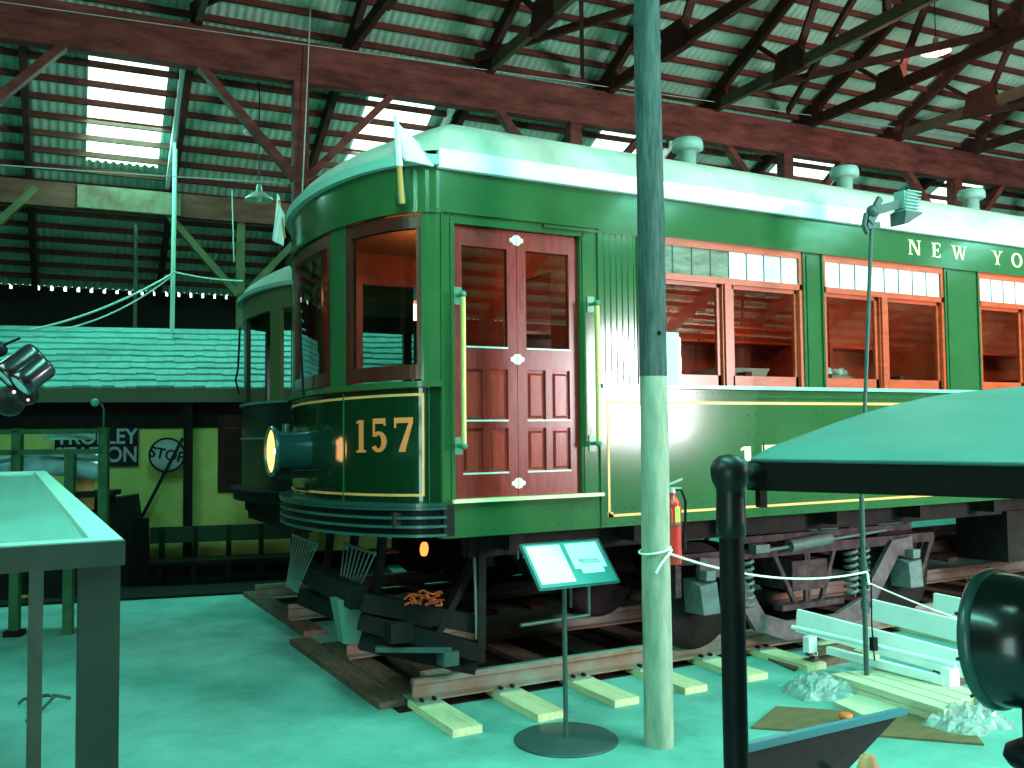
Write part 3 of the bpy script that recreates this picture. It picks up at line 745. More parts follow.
# --- trucks
def truck(cx, near, parent, detail=True):
    a, b = cx - 1.29, cx + 1.29            # axles
    yo = near - .17                        # outer face of side frame
    fr = MB()
    for y, sgn in ((yo, 1), (near + 1.435 + .17, -1)):
        fr.bar((a - .25, y, .93), (b + .42, y, .93), .07, .09)
        fr.bar((a - .25, y, .93), (a - .25, y, .62), .07, .06, up=(1, 0, 0)); fr.bar((b + .42, y, .95), (b + .22, y, .55), .06, .05, up=(1, 0, 0))
        for p, q in (((a + .85, y, .92), (a + 1.12, y, .42)), ((b - .95, y, .92), (b - 1.15, y, .42)), ((a + 1.25, y, .92), (a + 1.25, y, .42)), ((b - 1.30, y, .92), (b - 1.30, y, .42))):
            fr.bar(p, q, .04, .035, up=(0, 1, 0))
        fr.bar((a + .9, y, .42), (b - .9, y, .42), .12, .05)
        fr.bar((a + .35, y, 1.05), (b + .1, y, 1.05), .05, .06)
    fr.box(cx - .22, cx + .22, yo - .02, near + 1.6, .55, .82)
    t = fr.build('truck', M_iron, parent, label='four wheel truck of grey iron')
    for y in (yo - .05, near + 1.435 + .22):
        # equaliser bar: deep U between the axles
        P = [(a - .05, .86), (a + .22, .84), (a + .42, .62), (a + .62, .33), (a + .95, .22), (b - 1.0, .22), (b - .62, .36), (b - .40, .62), (b - .20, .86), (b + .05, .88)]
        eq = MB(); N = len(P)
        for i in range(N - 1):
            (x0, z0), (x1, z1) = P[i], P[i + 1]; h0 = .085; h1 = .085
            n0 = V((-(P[min(i + 1, N - 1)][1] - P[max(i - 1, 0)][1]), 0, P[min(i + 1, N - 1)][0] - P[max(i - 1, 0)][0])).normalized() * h0
            j = i + 1; n1 = V((-(P[min(j + 1, N - 1)][1] - P[max(j - 1, 0)][1]), 0, P[min(j + 1, N - 1)][0] - P[max(j - 1, 0)][0])).normalized() * h1
            A = V((x0, y, z0)); Bq = V((x1, y, z1)); w = V((0, .025, 0))
            eq.hexa([A - n0 - w, Bq - n1 - w, Bq - n1 + w, A - n0 + w, A + n0 - w, Bq + n1 - w, Bq + n1 + w, A + n0 + w])
        eq.build('equaliser_bar', mat('equaliser_iron', (.17, .13, .14), .5, col2=(.08, .055, .06), scale=7), t)
    for ax in (a, b):
        for y in (near + .0, near + 1.435):
            s = 1 if y > near + .5 else -1
            w = MB(); w.lathe([(.05, s * -.07), (.10, s * -.07), (.11, s * -.02), (.34, s * -.01), (.37, s * -.06), (.43, s * -.06), (.43, .07 * -s + .13 * s), (.46, s * .07), (.46, s * .09), (.3, s * .08), (.05, s * .08)][::1], (ax, y, .60), (0, -1 * -1, 0), 40)
            w.build('wheel', M_irond, t)
        MB().cyl((ax, near - .25, .60), (ax, near + 1.68, .60), .07).build('axle', M_irond, t)
        for y, s in ((yo - .06, -1), (near + 1.66, 1)):
            j = MB(); j.hexa([(ax - .06, y - .07, .47), (ax + .12, y - .07, .47), (ax + .12, y + .13, .47), (ax - .10, y + .13, .47), (ax - .12, y - .10, .72), (ax + .06, y - .10, .74), (ax + .10, y + .13, .76), (ax - .12, y + .13, .76)])
            j.box(ax - .05, ax + .05, y - .10, y, .76, .84)
            j.build('journal_box', mat('journal_box_grey', (.14, .17, .17), .5, var=.25, scale=10), t, label='pale grey axle box')
    for x in (a + .50, b - .62, b - .78):
        MB().spring(x, yo - .04, .45, .88, .055, .017, 7).build('coil_spring', M_spring, t)
    s = MB(); s.cyl((cx - .35, yo - .12, .98), (cx + .15, yo - .12, 1.02), .055); s.cyl((cx - .65, yo - .12, .96), (cx + .9, yo - .12, 1.05), .015)
    s.box(cx - .78, cx - .62, yo - .16, yo - .06, .95, 1.02)
    s.build('brake_rod', M_spring, t)
    m = MB(); m.box(cx - .15, cx + .28, yo + .02, yo + .3, .58, .76); m.cyl((cx - .2, yo + .1, .66), (cx + .30, yo + .1, .66), .09); m.build('brake_motor', M_spring, t)
    m = MB()
    for k in range(14):
        x = cx + random.uniform(-1.3, 1.5); z = random.uniform(.98, 1.25); m.box(x, x + random.uniform(.06, .25), yo + random.uniform(-.05, .3), yo + .4, z, z + random.uniform(.03, .12))
    for k in range(5):
        x = cx + random.uniform(-1.2, 1.2); m.cyl((x, yo + .05, 1.0), (x + .05, yo + .1, 1.32), .018)
    m.lathe([(.0, 0), (.22, 0), (.25, .05), (.22, .12), (0, .12)], (cx + .95, yo + .2, 1.12), (0, 1, 0), 24)
    m.build('truck_rigging', M_iron, t)
    return t


NR = 6.52
truck(6.55, NR, root157)
truck(14.6, NR, root157)
# pilot timbers and slatted life guard under the front
pl = MB(); PX = 2.25
pl.bar((PX, 6.45, .86), (PX + .05, 8.1, .86), .14, .16); pl.bar((PX + .25, 6.25, .62), (PX + .1, 8.1, .62), .18, .14)
pl.bar((PX, 6.42, .84), (3.15, 6.28, .60), .12, .13); pl.bar((PX, 6.45, .70), (3.10, 6.2, .42), .12, .12)
pl.bar((PX + .02, 6.48, .55), (3.1, 6.32, .30), .10, .12)
for y in (6.5, 7.1, 7.7): pl.bar((2.45, y, 1.32), (2.35, y, .55), .07, .05, up=(1, 0, 0))
pl.bar((3.25, 6.35, 1.3), (2.7, 6.3, .45), .05, .09, up=(0, 1, 0)); pl.bar((3.1, 6.2, 1.3), (3.08, 6.2, .35), .06, .06, up=(1, 0, 0))
pilot = pl.build('pilot', mat('sooty_timber', (.007, .006, .006), .8, var=.4, scale=5, spec=.2), root157)  # timber colour blackened to stand for shade under the car front
for (bx, by, wd, n) in ((2.12, 7.55, .42, 9), (2.30, 6.75, .42, 8)):
    g = MB()
    for i in range(n):
        t = i / (n - 1); g.bar((bx - .05, by + wd * .45 - wd * t * .75, .78), (bx + .05, by + wd * .8 - wd * t * 1.6, 1.16), .009, .009, up=(1, 0, 0))
    g.bar((bx + .05, by + wd * .85, 1.17), (bx + .05, by - wd * .85, 1.17), .014, .02)
    g.bar((bx - .05, by + wd * .5, .78), (bx - .05, by - wd * .35, .78), .014, .02)
    g.build('life_guard', mat('guard_slat_paint', (.10, .16, .14), .5), pilot)
mb = MB(); mb.hexa([(2.20, 6.65, .50), (2.34, 6.60, .50), (2.34, 6.75, .50), (2.20, 6.78, .50), (2.14, 6.62, .82), (2.34, 6.55, .82), (2.34, 6.8, .82), (2.14, 6.8, .82)])
mb.build('step_iron', mat('step_green_iron', (.10, .19, .16), .5), pilot)
mb = MB(); mb.bar((2.35, 6.40, .50), (2.86, 6.22, .47), .10, .035); mb.box(2.78, 2.90, 6.17, 6.30, .36, .46); mb.build('step_tread', M_steelpaint, pilot)
mb = MB(); mb.tube([(3.05, 6.22, 1.25), (3.05, 6.2, .9), (3.06, 6.2, .52)], .012); mb.build('air_hose', mat('hose_pinkish', (.32, .22, .22), .5), pilot)
mb = MB(); mb.cyl((3.38, 6.12, .60), (4.02, 6.18, .60), .014); mb.cyl((3.40, 6.12, 1.10), (3.75, 6.12, 1.12), .009); mb.cyl((3.36, 6.12, 1.09), (3.36, 6.12, 1.3), .01); mb.cyl((4.02, 6.18, .6), (4.02, 6.18, .9), .014)
mb.build('uncoupling_rod', M_steelpaint, root157)
mb = MB(); mb.lathe([(0, 0), (.055, .0), (.055, .02), (0, .03)], onY(423, 549, 6.75), (.6, -.7, 0), 20); mb.build('tail_lamp', glow('tail_lamp_glow', (1.0, .30, .06), 1.6), pilot)
mb = MB(); mb.ball(onY(383, 541, 6.9), .022, 10, 1.6); mb.build('signal_bulb', glow('signal_glow', (1.0, .30, .12), 1.6), pilot)
mb = MB(); mb.tube([onY(372, 552, 6.9), onY(384, 548, 6.9), onY(398, 552, 6.9), onY(384, 553, 6.8), onY(372, 553, 6.9)], .009); mb.build('coupler_loop', M_rust, pilot)
# red netting hung on the pilot
mb = MB(); c0 = onY(428, 598, 6.25)
for i in range(26):
    p = c0 + V((random.uniform(-.11, .11), random.uniform(-.04, .04), random.uniform(-.045, .045)))
    mb.tube([p, p + V((random.uniform(-.05, .05), random.uniform(-.02, .02), random.uniform(-.03, .03))), p + V((random.uniform(-.08, .08), random.uniform(-.03, .03), random.uniform(-.03, .03)))], .007, 5)
mb.build('netting_roll', mat('orange_red_net', (.75, .10, .04), .6), label='clump of red-orange netting tucked under the front of the green car', cat='netting')

# marker flags on the roof
def flag(base, tip, cloth, label):
    r = thing('marker_flag', base, label, 'flag', 'marker flags on the roof corners')
    MB().cyl(base, tip, .011, .009, n=10).build('staff', mat('staff_tan_wood', (.45, .30, .12), .5), r)
    A, Bq, Cq, D = [V(p) for p in cloth]
    mb = MB()
    def fn(u, v):
        p = A.lerp(Bq, u).lerp(D.lerp(Cq, u), v); return p + V((.03, .03, 0)) * math.sin(u * 7 + v * 2) * .5
    mb.grid(fn, 14, 14)
    o = mb.build('flag_cloth', mat('flag_white_cloth', (.82, .88, .88), .8), r)
    s = o.modifiers.new('thick', 'SOLIDIFY'); s.thickness = .004
    return r


b1 = onY(402, 204, 5.84); t1 = onY(396, 116, 5.84)
fr_ = thing('marker_flag', b1, 'white folded flag on a tan staff at the near roof corner', 'flag', 'marker flags on the roof corners')
MB().cyl(b1, b1.lerp(t1, .45), .022, .018, n=12).build('staff', mat('staff_tan_wood', (.50, .27, .09), .5), fr_)
mb = MB(); mb.cyl(b1.lerp(t1, .43), t1, .024, .016, n=12)
q1 = onY(397, 122, 5.84); q2 = onY(434, 166, 5.80); q3 = onY(407, 160, 5.80); q4 = onY(431, 155, 5.92); q5 = onY(398, 150, 5.86)
mb.add([q1, q5, q3, q2, q4, q1 + V((.02, .03, 0)), q5 + V((0, .03, 0)), q3 + V((0, .03, 0)), q2 + V((0, .03, 0)), q4 + V((0, .02, 0))],
       [(0, 1, 2), (0, 2, 3), (0, 3, 4), (5, 7, 6), (5, 8, 7), (5, 9, 8), (0, 5, 6, 1), (1, 6, 7, 2), (2, 7, 8, 3), (3, 8, 9, 4), (4, 9, 5, 0)])
mb.build('flag_cloth', mat('flag_white_cloth', (.82, .88, .88), .8), fr_)
mb = MB(); mb.lathe([(.0, .03), (.035, .03), (.04, 0), (.035, -.06), (.0, -.06)], b1 + V((0, .03, .06)), n=14); mb.build('flag_socket', M_green, root157)
b2 = onF(285, 238, 7.9); t2 = onF(279, 200, 7.9)
flag(b2, t2, [onF(277, 193, 7.9), onF(284, 214, 7.9), onF(283, 246, 7.9), onF(271, 240, 7.9)], 'white flag hanging at the far side of the rounded front')

# --- second car, behind
root2 = thing('trolley_car', (9.5, 10.67, 0), 'dark second trolley car with open windows standing on the far track behind car 157', 'trolley car')
c2 = Car(2.98, 9.35, 1.32, .56, root2, .012)
M_c2 = mat('second_car_black_green', (.008, .012, .010), .3)
M_c2w = mat('second_car_tan_board', (.10, .12, .05), .5)
def c2build(mb, n, m): return mb.build(n, m, root2)
mb = c2.mb(); c2.arc(mb, 0, 180, 1.30, 2.36, -.05, 0, 60); mb.box(2.98, X1, 9.35, 9.41, 1.3, 2.36); mb.box(2.98, X1, 11.93, 11.99, 1.3, 2.36); c2build(mb, 'body_panel', M_c2)
mb = c2.mb(); c2.arc(mb, 0, 180, 2.36, 2.39, -.05, .03, 60); c2.arc(mb, 0, 180, 1.98, 2.0, 0, .02, 60); c2build(mb, 'belt_rail', mat('second_belt', (.08, .20, .16), .3))
mb = c2.mb(); c2.arc(mb, 0, 180, 3.36, 3.60, -.05, .0, 60); mb.box(2.98, X1, 9.35, 9.41, 3.4, 3.62); mb.box(2.98, X1, 11.93, 11.99, 3.4, 3.62); c2build(mb, 'letterboard', M_c2w)
for a, b in ((0, 6), (50, 60), (96, 104), (132, 138), (174, 180)):
    mb = c2.mb(); c2.arc(mb, a, b, 2.39, 3.38, -.05, 0, 5); c2build(mb, 'window_post', M_c2w if a == 50 else M_c2)
for x in frange(3.0, 16, .9):
    mb = c2.mb(); mb.box(x, x + .12, 9.35, 9.41, 2.39, 3.4); mb.box(x, x + .12, 11.93, 11.99, 2.39, 3.4); c2build(mb, 'window_post', M_c2)
mb = c2.mb(); c2.roof(mb, 3.62, 3.62, 4.15, .06, X1); c2build(mb, 'roof', mat('second_roof_canvas', (.45, .58, .50), .8, var=.12, scale=4))
c2build(c2.around(3.585, 3.63, .06, X1), 'roof_edge', mat('second_roof_edge', (.30, .42, .34), .6))
mb = c2.mb(); c2.arc(mb, 0, 180, 1.30, 1.42, -.02, .10, 60); c2.arc(mb, 0, 180, 1.40, 1.43, 0, .14, 60); c2build(mb, 'bumper', M_black)
c2build(c2.mb().box(2.6, X1, 9.41, 11.93, 1.36, 1.46), 'car_floor', M_irond)
mb = MB(); mb.tube([c2.fp(118, .03) + V((0, 0, 3.3)), c2.fp(118, .05) + V((0, 0, 2.8)), c2.fp(112, .08) + V((0, 0, 2.66)), c2.fp(112, .04) + V((0, 0, 2.5))], .012); c2build(mb, 'air_whistle_pipe', M_black)
truck(6.2, 9.99, root2)
mb = MB(); mb.box(2.6, X1, 9.7, 9.85, 1.1, 1.36); mb.box(2.6, X1, 11.5, 11.65, 1.1, 1.36); mb.box(2.65, 2.85, 9.6, 11.7, 1.0, 1.3); c2build(mb, 'underframe', M_irond)

# ================================================================ TRACK
def rail(y, x0, label):
    P = [(-.07, 0), (.07, 0), (.07, .012), (.012, .028), (.010, .105), (.035, .118), (.035, .148), (.028, .155), (-.028, .155), (-.035, .148), (-.035, .118), (-.010, .105), (-.012, .028), (-.07, .012)]
    mb = MB(); mb.prism(P, lambda a, b, c: V((x0 + c, y + a, .055 + b)), 20.5 - x0)
    o = mb.build('rail', M_rail, label=label, cat='rail')
    MB().box(x0, 20.5, y - .03, y + .03, .2085, .2125).build('rail_head', M_railtop, o)
    return o


rail(NR, 2.68, 'near rusty rail of the front track')
rail(NR + 1.505, 2.68, 'far rail of the front track')
rail(9.95, 2.68, 'near rail of the back track')
rail(11.42, 2.68, 'far rail of the back track')
tx = [2.66, 3.26, 3.93, 4.60, 5.27, 5.94]
tn = ['under the cut end of the rail', 'left of the reading stand', 'right of the reading stand pole', 'right of the painted pole', 'right of the black ball post', 'beside the plastic heap']
for i in range(24):
    x = 2.66 + i * .655
    w = .22
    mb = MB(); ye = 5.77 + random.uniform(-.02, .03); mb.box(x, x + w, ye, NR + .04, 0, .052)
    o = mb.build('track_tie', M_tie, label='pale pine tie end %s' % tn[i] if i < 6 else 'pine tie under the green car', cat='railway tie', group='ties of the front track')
    MB().box(x, x + w, NR + .04, 8.72, 0, .052).build('oiled_middle', M_tied, o)  # tie coloured darker here to stand for shade beneath the car
    if i < 8:
        MB().box(x + .01, x + w - .01, NR - .16, NR + .16, .052, .062).build('tie_plate', M_railtop, o)
        for dx in (.05, .15): MB().box(x + dx, x + dx + .02, NR - .105, NR - .06, .06, .085).build('rail_spike', M_irond, o)
for i in range(20):
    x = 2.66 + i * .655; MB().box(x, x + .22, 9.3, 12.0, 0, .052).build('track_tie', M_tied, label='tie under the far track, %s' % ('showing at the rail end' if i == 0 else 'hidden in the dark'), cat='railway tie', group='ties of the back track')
MB().box(2.55, 20, 6.45, 8.4, .0015, .004).build('oil_stain', mat('oil_soaked_dirt', (.030, .014, .010), .9, var=.4, scale=5), label='dark oil-soaked dirt between the rails under the green car', cat='dirt', kind='stuff')  # dark sheet laid on the floor for the shade under the car
MB().box(2.75, 20, 9.95, 11.6, .0015, .004).build('oil_stain', MATS['oil_soaked_dirt'], label='dark oil-soaked dirt under the second car', cat='dirt', kind='stuff')  # same painted shade below the second car
MB().box(2.45, 2.65, 6.60, 9.05, 0, .05).box(3.02, 3.20, 6.62, 7.95, .0, .10).build('end_plank', M_tied, label='oily brown planks laid between the rail ends under the car front', cat='planks')
MB().box(2.94, 3.16, 6.60, 7.0, .10, .13).build('loose_plank', M_lumber, label='short pale plank lying between the rails', cat='plank')

# ================================================================ ROUND POLE, CARD, EXTINGUISHER, ROPE
pp = V((3.75, 4.968, 0))
pr = thing('utility_pole', pp, 'round timber pole, dark above and painted white below, in front of the green car', 'pole')
def polemesh(z0, z1, r0, r1, nz=30):
    mb = MB()
    def fn(u, v):
        z = z0 + (z1 - z0) * v; r = r0 + (r1 - r0) * v; t = 2 * PI * u
        r += .003 * math.sin(3 * t + z * 1.3) + .002 * math.sin(5 * t - z * 4)
        return (pp.x + .012 + r * math.cos(t), pp.y + r * math.sin(t), z)
    mb.grid(fn, 40, nz); return mb


polemesh(0, 2.39, .096, .090).build('painted_shaft', M_polelo, pr)
polemesh(2.39, 7.2, .0915, .082, 40).build('bare_shaft', M_poleup, pr)
mb = MB(); mb.ball(pp + V((-.0, -.092, 2.67)), .014, 8); mb.build('knot', M_black, pr)
mb = MB(); mb.box(3.80, 3.93, 4.905, 4.915, 2.33, 2.68)
o = mb.build('notice_card', mat('pale_green_card', (.62, .88, .72), .6), label='blank pale green card fixed to the right side of the painted pole', cat='card')
mb = MB(); xx = 3.905; yy = 4.97; zb = 1.15
er = thing('fire_extinguisher', (xx, yy, zb), 'red fire extinguisher hung on the right side of the painted pole', 'fire extinguisher')
mb.lathe([(0, 0), (.050, 0), (.056, .012), (.057, .36), (.052, .40), (.034, .435), (.020, .45), (.020, .47)], (xx, yy, zb), n=28); mb.build('cylinder', M_red, er)
mb = MB(); mb.cyl((xx, yy, zb + .47), (xx, yy, zb + .50), .022, n=14); mb.bar((xx - .03, yy, zb + .525), (xx + .06, yy - .03, zb + .56), .022, .012); mb.bar((xx - .02, yy, zb + .50), (xx + .05, yy - .03, zb + .50), .02, .01); mb.build('valve', mat('valve_pale', (.55, .70, .62), .3, metal=.4), er)
mb = MB(); mb.tube([(xx + .0, yy - .01, zb + .49), (xx + .05, yy - .03, zb + .49), (xx + .08, yy - .035, zb + .42), (xx + .082, yy - .03, zb + .30), (xx + .075, yy - .03, zb + .22), (xx + .07, yy - .03, zb + .14)], .009); mb.cyl((xx + .07, yy - .03, zb + .20), (xx + .068, yy - .03, zb + .10), .014, .018, n=10); mb.build('hose', M_black, er)
mb = MB(); mb.lathe([(.0585, .255), (.0595, .255), (.0595, .27), (.0585, .27)], (xx, yy, zb)); mb.build('strap', M_steelpaint, er)
def labelpatch(mb, t0, t1, z0, z1):
    def fn(u, v): t = math.radians(t0 + (t1 - t0) * u); return (xx + .0578 * math.cos(t), yy + .0578 * math.sin(t), z0 + (z1 - z0) * v)
    mb.grid(fn, 10, 3); return mb
labelpatch(MB(), -112, -72, zb + .28, zb + .38).build('label', M_label, er)


def ropepath(a, b, sag, n=24):
    a = V(a); b = V(b); return [a.lerp(b, i / n) - V((0, 0, 4 * sag * (i / n) * (1 - i / n))) for i in range(n + 1)]


LS = V((5.924, 5.169, 0))
a = pp + V((.05, -.10, 1.235)); bq = LS + V((-.0, -.03, .915))
mb = MB(); mb.tube(ropepath(a, bq, .10), .0075)
mb.tube([pp + V((.102 * math.cos(t), .102 * math.sin(t), 1.255 + .02 * math.cos(t * 1))) for t in [2 * PI * i / 24 for i in range(25)]], .007)
mb.tube([pp + V((-.06, -.09, 1.12)), pp + V((-.03, -.108, 1.18)), pp + V((.03, -.11, 1.235)), pp + V((.07, -.09, 1.26))], .008)
mb.tube([bq, bq + V((.01, -.01, -.10))], .009); mb.tube(ropepath(bq + V((0, 0, -.08)), V((6.7, 4.45, .45)), .02), .006)
mb.build('rope', M_rope, label='white rope tied round the painted pole and sagging to the lamp stand', cat='rope')

# ================================================================ READING STAND
sb = V((3.288, 5.35, 0))
st = thing('reading_stand', sb, 'teal reading stand with two printed white sheets in front of the car doors', 'information stand')
MB().lathe([(0, .0), (.345, .0), (.345, .008), (.335, .014), (0, .02)], sb, n=64).build('base', M_steelpaint, st)
MB().cyl(sb, sb + V((0, 0, 1.12)), .0165, n=16).box(sb.x - .05, sb.x + .11, sb.y - .03, sb.y + .03, 1.02, 1.05).cyl(sb + V((.05, 0, .86)), sb + V((.05, 0, 1.05)), .01, n=8).build('pole', M_steelpaint, st)
o0 = V((3.015, 5.2, 1.026)); ex = V((.619, 0, 0)); ey = V((-.005, .25, .262))
nrm = ex.cross(ey).normalized()
def pan(a, b, c): return o0 + ex * a + ey * b + nrm * c
def slab(mb, a0, a1, b0, b1, c0, c1):
    return mb.hexa([pan(a0, b0, c0), pan(a1, b0, c0), pan(a1, b1, c0), pan(a0, b1, c0), pan(a0, b0, c1), pan(a1, b0, c1), pan(a1, b1, c1), pan(a0, b1, c1)])
pn = slab(MB(), 0, 1, 0, 1, -.015, 0).build('panel', M_board, st)
slab(slab(slab(slab(MB(), 0, 1, 0, .02, 0, .006), 0, 1, .98, 1, 0, .006), 0, .012, .02, .98, 0, .006), .988, 1, .02, .98, 0, .006).build('panel_rim', M_steelpaint, pn)
slab(MB(), .05, .47, .10, .93, 0, .003).build('sheet', M_paper, pn)
mb = slab(MB(), .53, .94, .36, .93, 0, .003); slab(mb, .60, .88, .25, .36, 0, .003); mb.build('sheet', M_paper, pn)
mb = MB()
for k in range(9): slab(mb, .62 + k * .028, .62 + k * .028 + random.uniform(.015, .024), .50, .50 + random.uniform(.04, .08), .003, .0035)
slab(mb, .64, .88, .47, .49, .003, .0035); mb.build('print', M_print, pn)

# ================================================================ FLOOD LAMP STAND
lr = thing('lamp_stand', LS, 'tall thin green lamp stand with ribbed flood lamp, rising in front of the car windows', 'lamp stand')
top = onY(872, 212, 5.169)
MB().cyl(LS + V((0, 0, .03)), V((LS.x + .0, LS.y, 1.5)), .020, n=14).build('lower_tube', M_steelpaint, lr)
MB().cyl((LS.x, LS.y, 1.5), top, .016, n=14).build('upper_tube', M_steelpaint, lr)
for z in (.62, .92): MB().cyl(LS + V((0, 0, z)), LS + V((0, 0, z + .07)), .028, n=12).box(LS.x + .02, LS.x + .06, LS.y - .01, LS.y + .01, z + .01, z + .05).build('clamp', M_steelpaint, lr)
MB().tube([LS + V((.03, -.02, 1.0)), LS + V((.06, -.02, .9)), LS + V((.05, -.02, .5)), LS + V((.07, -.02, .22))], .006).box(LS.x + .04, LS.x + .09, LS.y - .04, LS.y, .30, .40).build('cord', M_black, lr)
hc = onY(905, 203, 5.169)
mb = MB(); ax = V((.5, -.5, .0)).normalized(); axx = V((.75, 0, .25)).normalized()
e1 = (hc - top).normalized()
for i in range(7):
    z = -.085 + i * .028; mb.box(hc.x - .085 + .006 * i, hc.x + .085 + .006 * i, hc.y - .07, hc.y + .06, hc.z + z, hc.z + z + .010)
mb.box(hc.x - .07, hc.x + .07, hc.y - .05, hc.y + .05, hc.z - .08, hc.z + .09)
mb.build('lamp_housing', mat('lamp_fins_teal', (.16, .34, .30), .4), lr)
mb = MB(); mb.hexa([hc + V((-.1, -.07, -.20)), hc + V((-.06, -.07, -.19)), hc + V((-.06, .07, -.19)), hc + V((-.1, .07, -.20)), hc + V((-.09, -.08, -.085)), hc + V((.12, -.08, -.085)), hc + V((.12, .08, -.085)), hc + V((-.09, .08, -.085))])
mb.build('lamp_visor', M_steelpaint, lr)
mb = MB(); mb.bar(top, hc + V((-.09, 0, -.02)), .05, .07); mb.bar(top + V((-.05, 0, -.09)), top + V((.05, 0, .04)), .06, .07); mb.ball(top + V((-.02, -.02, .0)), .05, 10); mb.bar(top + V((-.07, 0, -.12)), top + V((.07, 0, -.10)), .04, .05)
mb.bar(top + V((.02, 0, .02)), top + V((.10, 0, .12)), .03, .05); mb.tube([top + V((-.07, 0, -.02)), top + V((-.10, 0, -.12)), top + V((-.06, 0, -.18))], .02)
mb.build('yoke', M_steelpaint, lr)

# ================================================================ WHITE BOARDS AND LUMBER
def plank(mb, p, q, w, h): return mb.bar(p, q, w, h)
def ext(p, q, k): p = V(p); q = V(q); return p + (q - p) * k
def wb(pa, da, pb, db, hpx, k, label, th=.04, m=None):
    A = onF(*pa, da); Bq = ext(A, onF(*pb, db), k); h = hpx / F_PX * da
    dz = V((0, 0, -h / 2))
    return MB().bar(A + dz, Bq + dz, th, h).build('white_board', m or M_white, label=label, cat='board')
wb((797, 609), 8.1, (955, 650), 7.15, 22, 1.25, 'long white painted board on edge, nearest of the white boards')
wb((871, 599), 8.4, (980, 625), 7.7, 20, 1.3, 'white painted board on edge behind the longest one')
wb((934, 593), 8.7, (990, 604), 8.3, 18, 1.6, 'short white painted board standing farthest back')
A = onF(792, 627, 7.9); Bq = ext(A, onF(952, 664, 7.0), 1.02)
lf = thing('light_fixture', V((A.x, A.y, 0)), 'long white strip fixture with end boxes lying against the white boards', 'light fixture')
MB().cyl(A, Bq, .020, n=14).build('tube', M_whitemetal, lf)
A = onF(828, 650, 7.8); Bq = ext(A, onF(945, 681, 6.95), 1.0)
MB().bar(A, Bq, .05, .06).build('channel', M_white, lf)
A = onF(868, 636, 7.9); Bq = ext(A, onF(960, 656, 7.2), 1.1)
MB().bar(A, Bq, .08, .03).build('white_lath', M_white, label='white slat between the boards and the rail', cat='board')
for (x, y, d, s, lb_) in ((810, 644, 7.85, .085, 'small white junction box at the left end of the white pipe'), (950, 678, 6.98, .10, 'white box with wire loop at the right end of the white rail')):
    p = onF(x, y, d)
    MB().box(p.x - s * .55, p.x + s * .55, p.y - s * .4, p.y + s * .4, p.z - s * .75, p.z + s * .75).build('end_box', M_whitemetal, lf)
    MB().tube([p + V((-.02, -.05, -s * .7)), p + V((-.01, -.06, -s * 1.0)), p + V((.02, -.06, -s * 1.0)), p + V((.03, -.05, -s * .7))], .004).box(p.x - s * .2, p.x + s * .3, p.y - s * .42, p.y - s * .4, p.z - .01, p.z + .03).build('wire_loop', M_whitemetal, lf)
# lumber stack
dirv = (V((6.55, 3.95, 0)) - V((5.78, 5.28, 0))).normalized(); nrm2 = V((-dirv.y, dirv.x, 0))
s0 = onZ(836, 684, .05); s0.z = 0; s1 = onZ(928, 714, .05); s1.z = 0
dl_ = (s1 - s0); L = dl_.length; dl_.normalize(); nl = V((-dl_.y, dl_.x, 0))
if nl.dot(V((1, 1, 0))) < 0: nl = -nl
names = ['outermost bottom', 'second bottom', 'third bottom', 'fourth bottom', 'outermost top', 'second top', 'third top', 'fourth top']
for i in range(8):
    row = i % 4; lay = i // 4; p = s0 + nl * (.07 + row * .15) + V((0, 0, .035 + lay * .055)); q = p + dl_ * (L * 1.02 + random.uniform(-.03, .12))
    MB().bar(p - dl_ * random.uniform(0, .08), q, .135, .05).build('lumber_plank', M_lumber, label='pale sawn plank in the stack under the white boards, %s' % names[i], cat='plank', group='stacked lumber')
MB().bar(s0 + dl_ * .2 + nl * -.02 + V((0, 0, .005)), s0 + dl_ * .2 + nl * .7 + V((0, 0, .005)), .09, .01).build('spacer_batten', M_tied, label='thin batten under the stack of sawn planks', cat='batten')
for i, (pxa, da, lbx) in enumerate((((812, 648), 8.0, 'left'), ((940, 664), 7.35, 'right'), ((975, 634), 8.2, 'rear'))):
    p = onF(*pxa, da)
    MB().box(p.x - .05, p.x + .55, p.y - .03, p.y + .03, p.z - .06, p.z).box(p.x, p.x + .05, p.y - .03, p.y + .03, .06, p.z - .06).box(p.x + .42, p.x + .47, p.y - .03, p.y + .03, .06, p.z - .06).box(p.x - .05, p.x + .55, p.y - .06, p.y + .06, 0, .06).build('trestle', M_tied, label='low dark wooden trestle under the white boards, %s one' % lbx, cat='trestle')


def crumple(c, rx, ry, rz, name, label, seed):
    from mathutils import noise
    mb = MB(); sd = V((seed * 3.1, seed * 1.7, 0))
    def fn(u, v):
        t = 2 * PI * u; d = V((math.cos(t), math.sin(t), 0)); r = v * (1 + .35 * noise.noise(d * 1.6 + sd))
        q = d * r * 3 + sd
        h = (1 - v ** 2.4) * (.55 + .8 * abs(noise.noise(q * .8))) + .22 * abs(noise.noise(q * 2.0)) * (1 - v ** 3) + .03 * noise.noise(q * 6) * (1 - v ** 4)
        return (c[0] + rx * r * d.x, c[1] + ry * r * d.y, max(.004, rz * h))
    mb.grid(fn, 110, 40, smooth=False); return mb.build(name, M_film, label=label, cat='plastic sheet')


M_film = mat('plastic_film', (.36, .46, .43), .15, var=.3, scale=9, bump=.5, bscale=20, coat=.6)
M_film.node_tree.nodes['Principled BSDF'].inputs['Alpha'].default_value = .6
p = onZ(822, 684, .06); crumple(p, .33, .26, .15, 'plastic_sheet', 'crumpled clear plastic sheet heaped left of the lumber', 3)
p = onZ(968, 716, .06); crumple(p, .34, .22, .15, 'plastic_sheet', 'crumpled clear plastic sheet heaped behind the black lamp stand', 5)


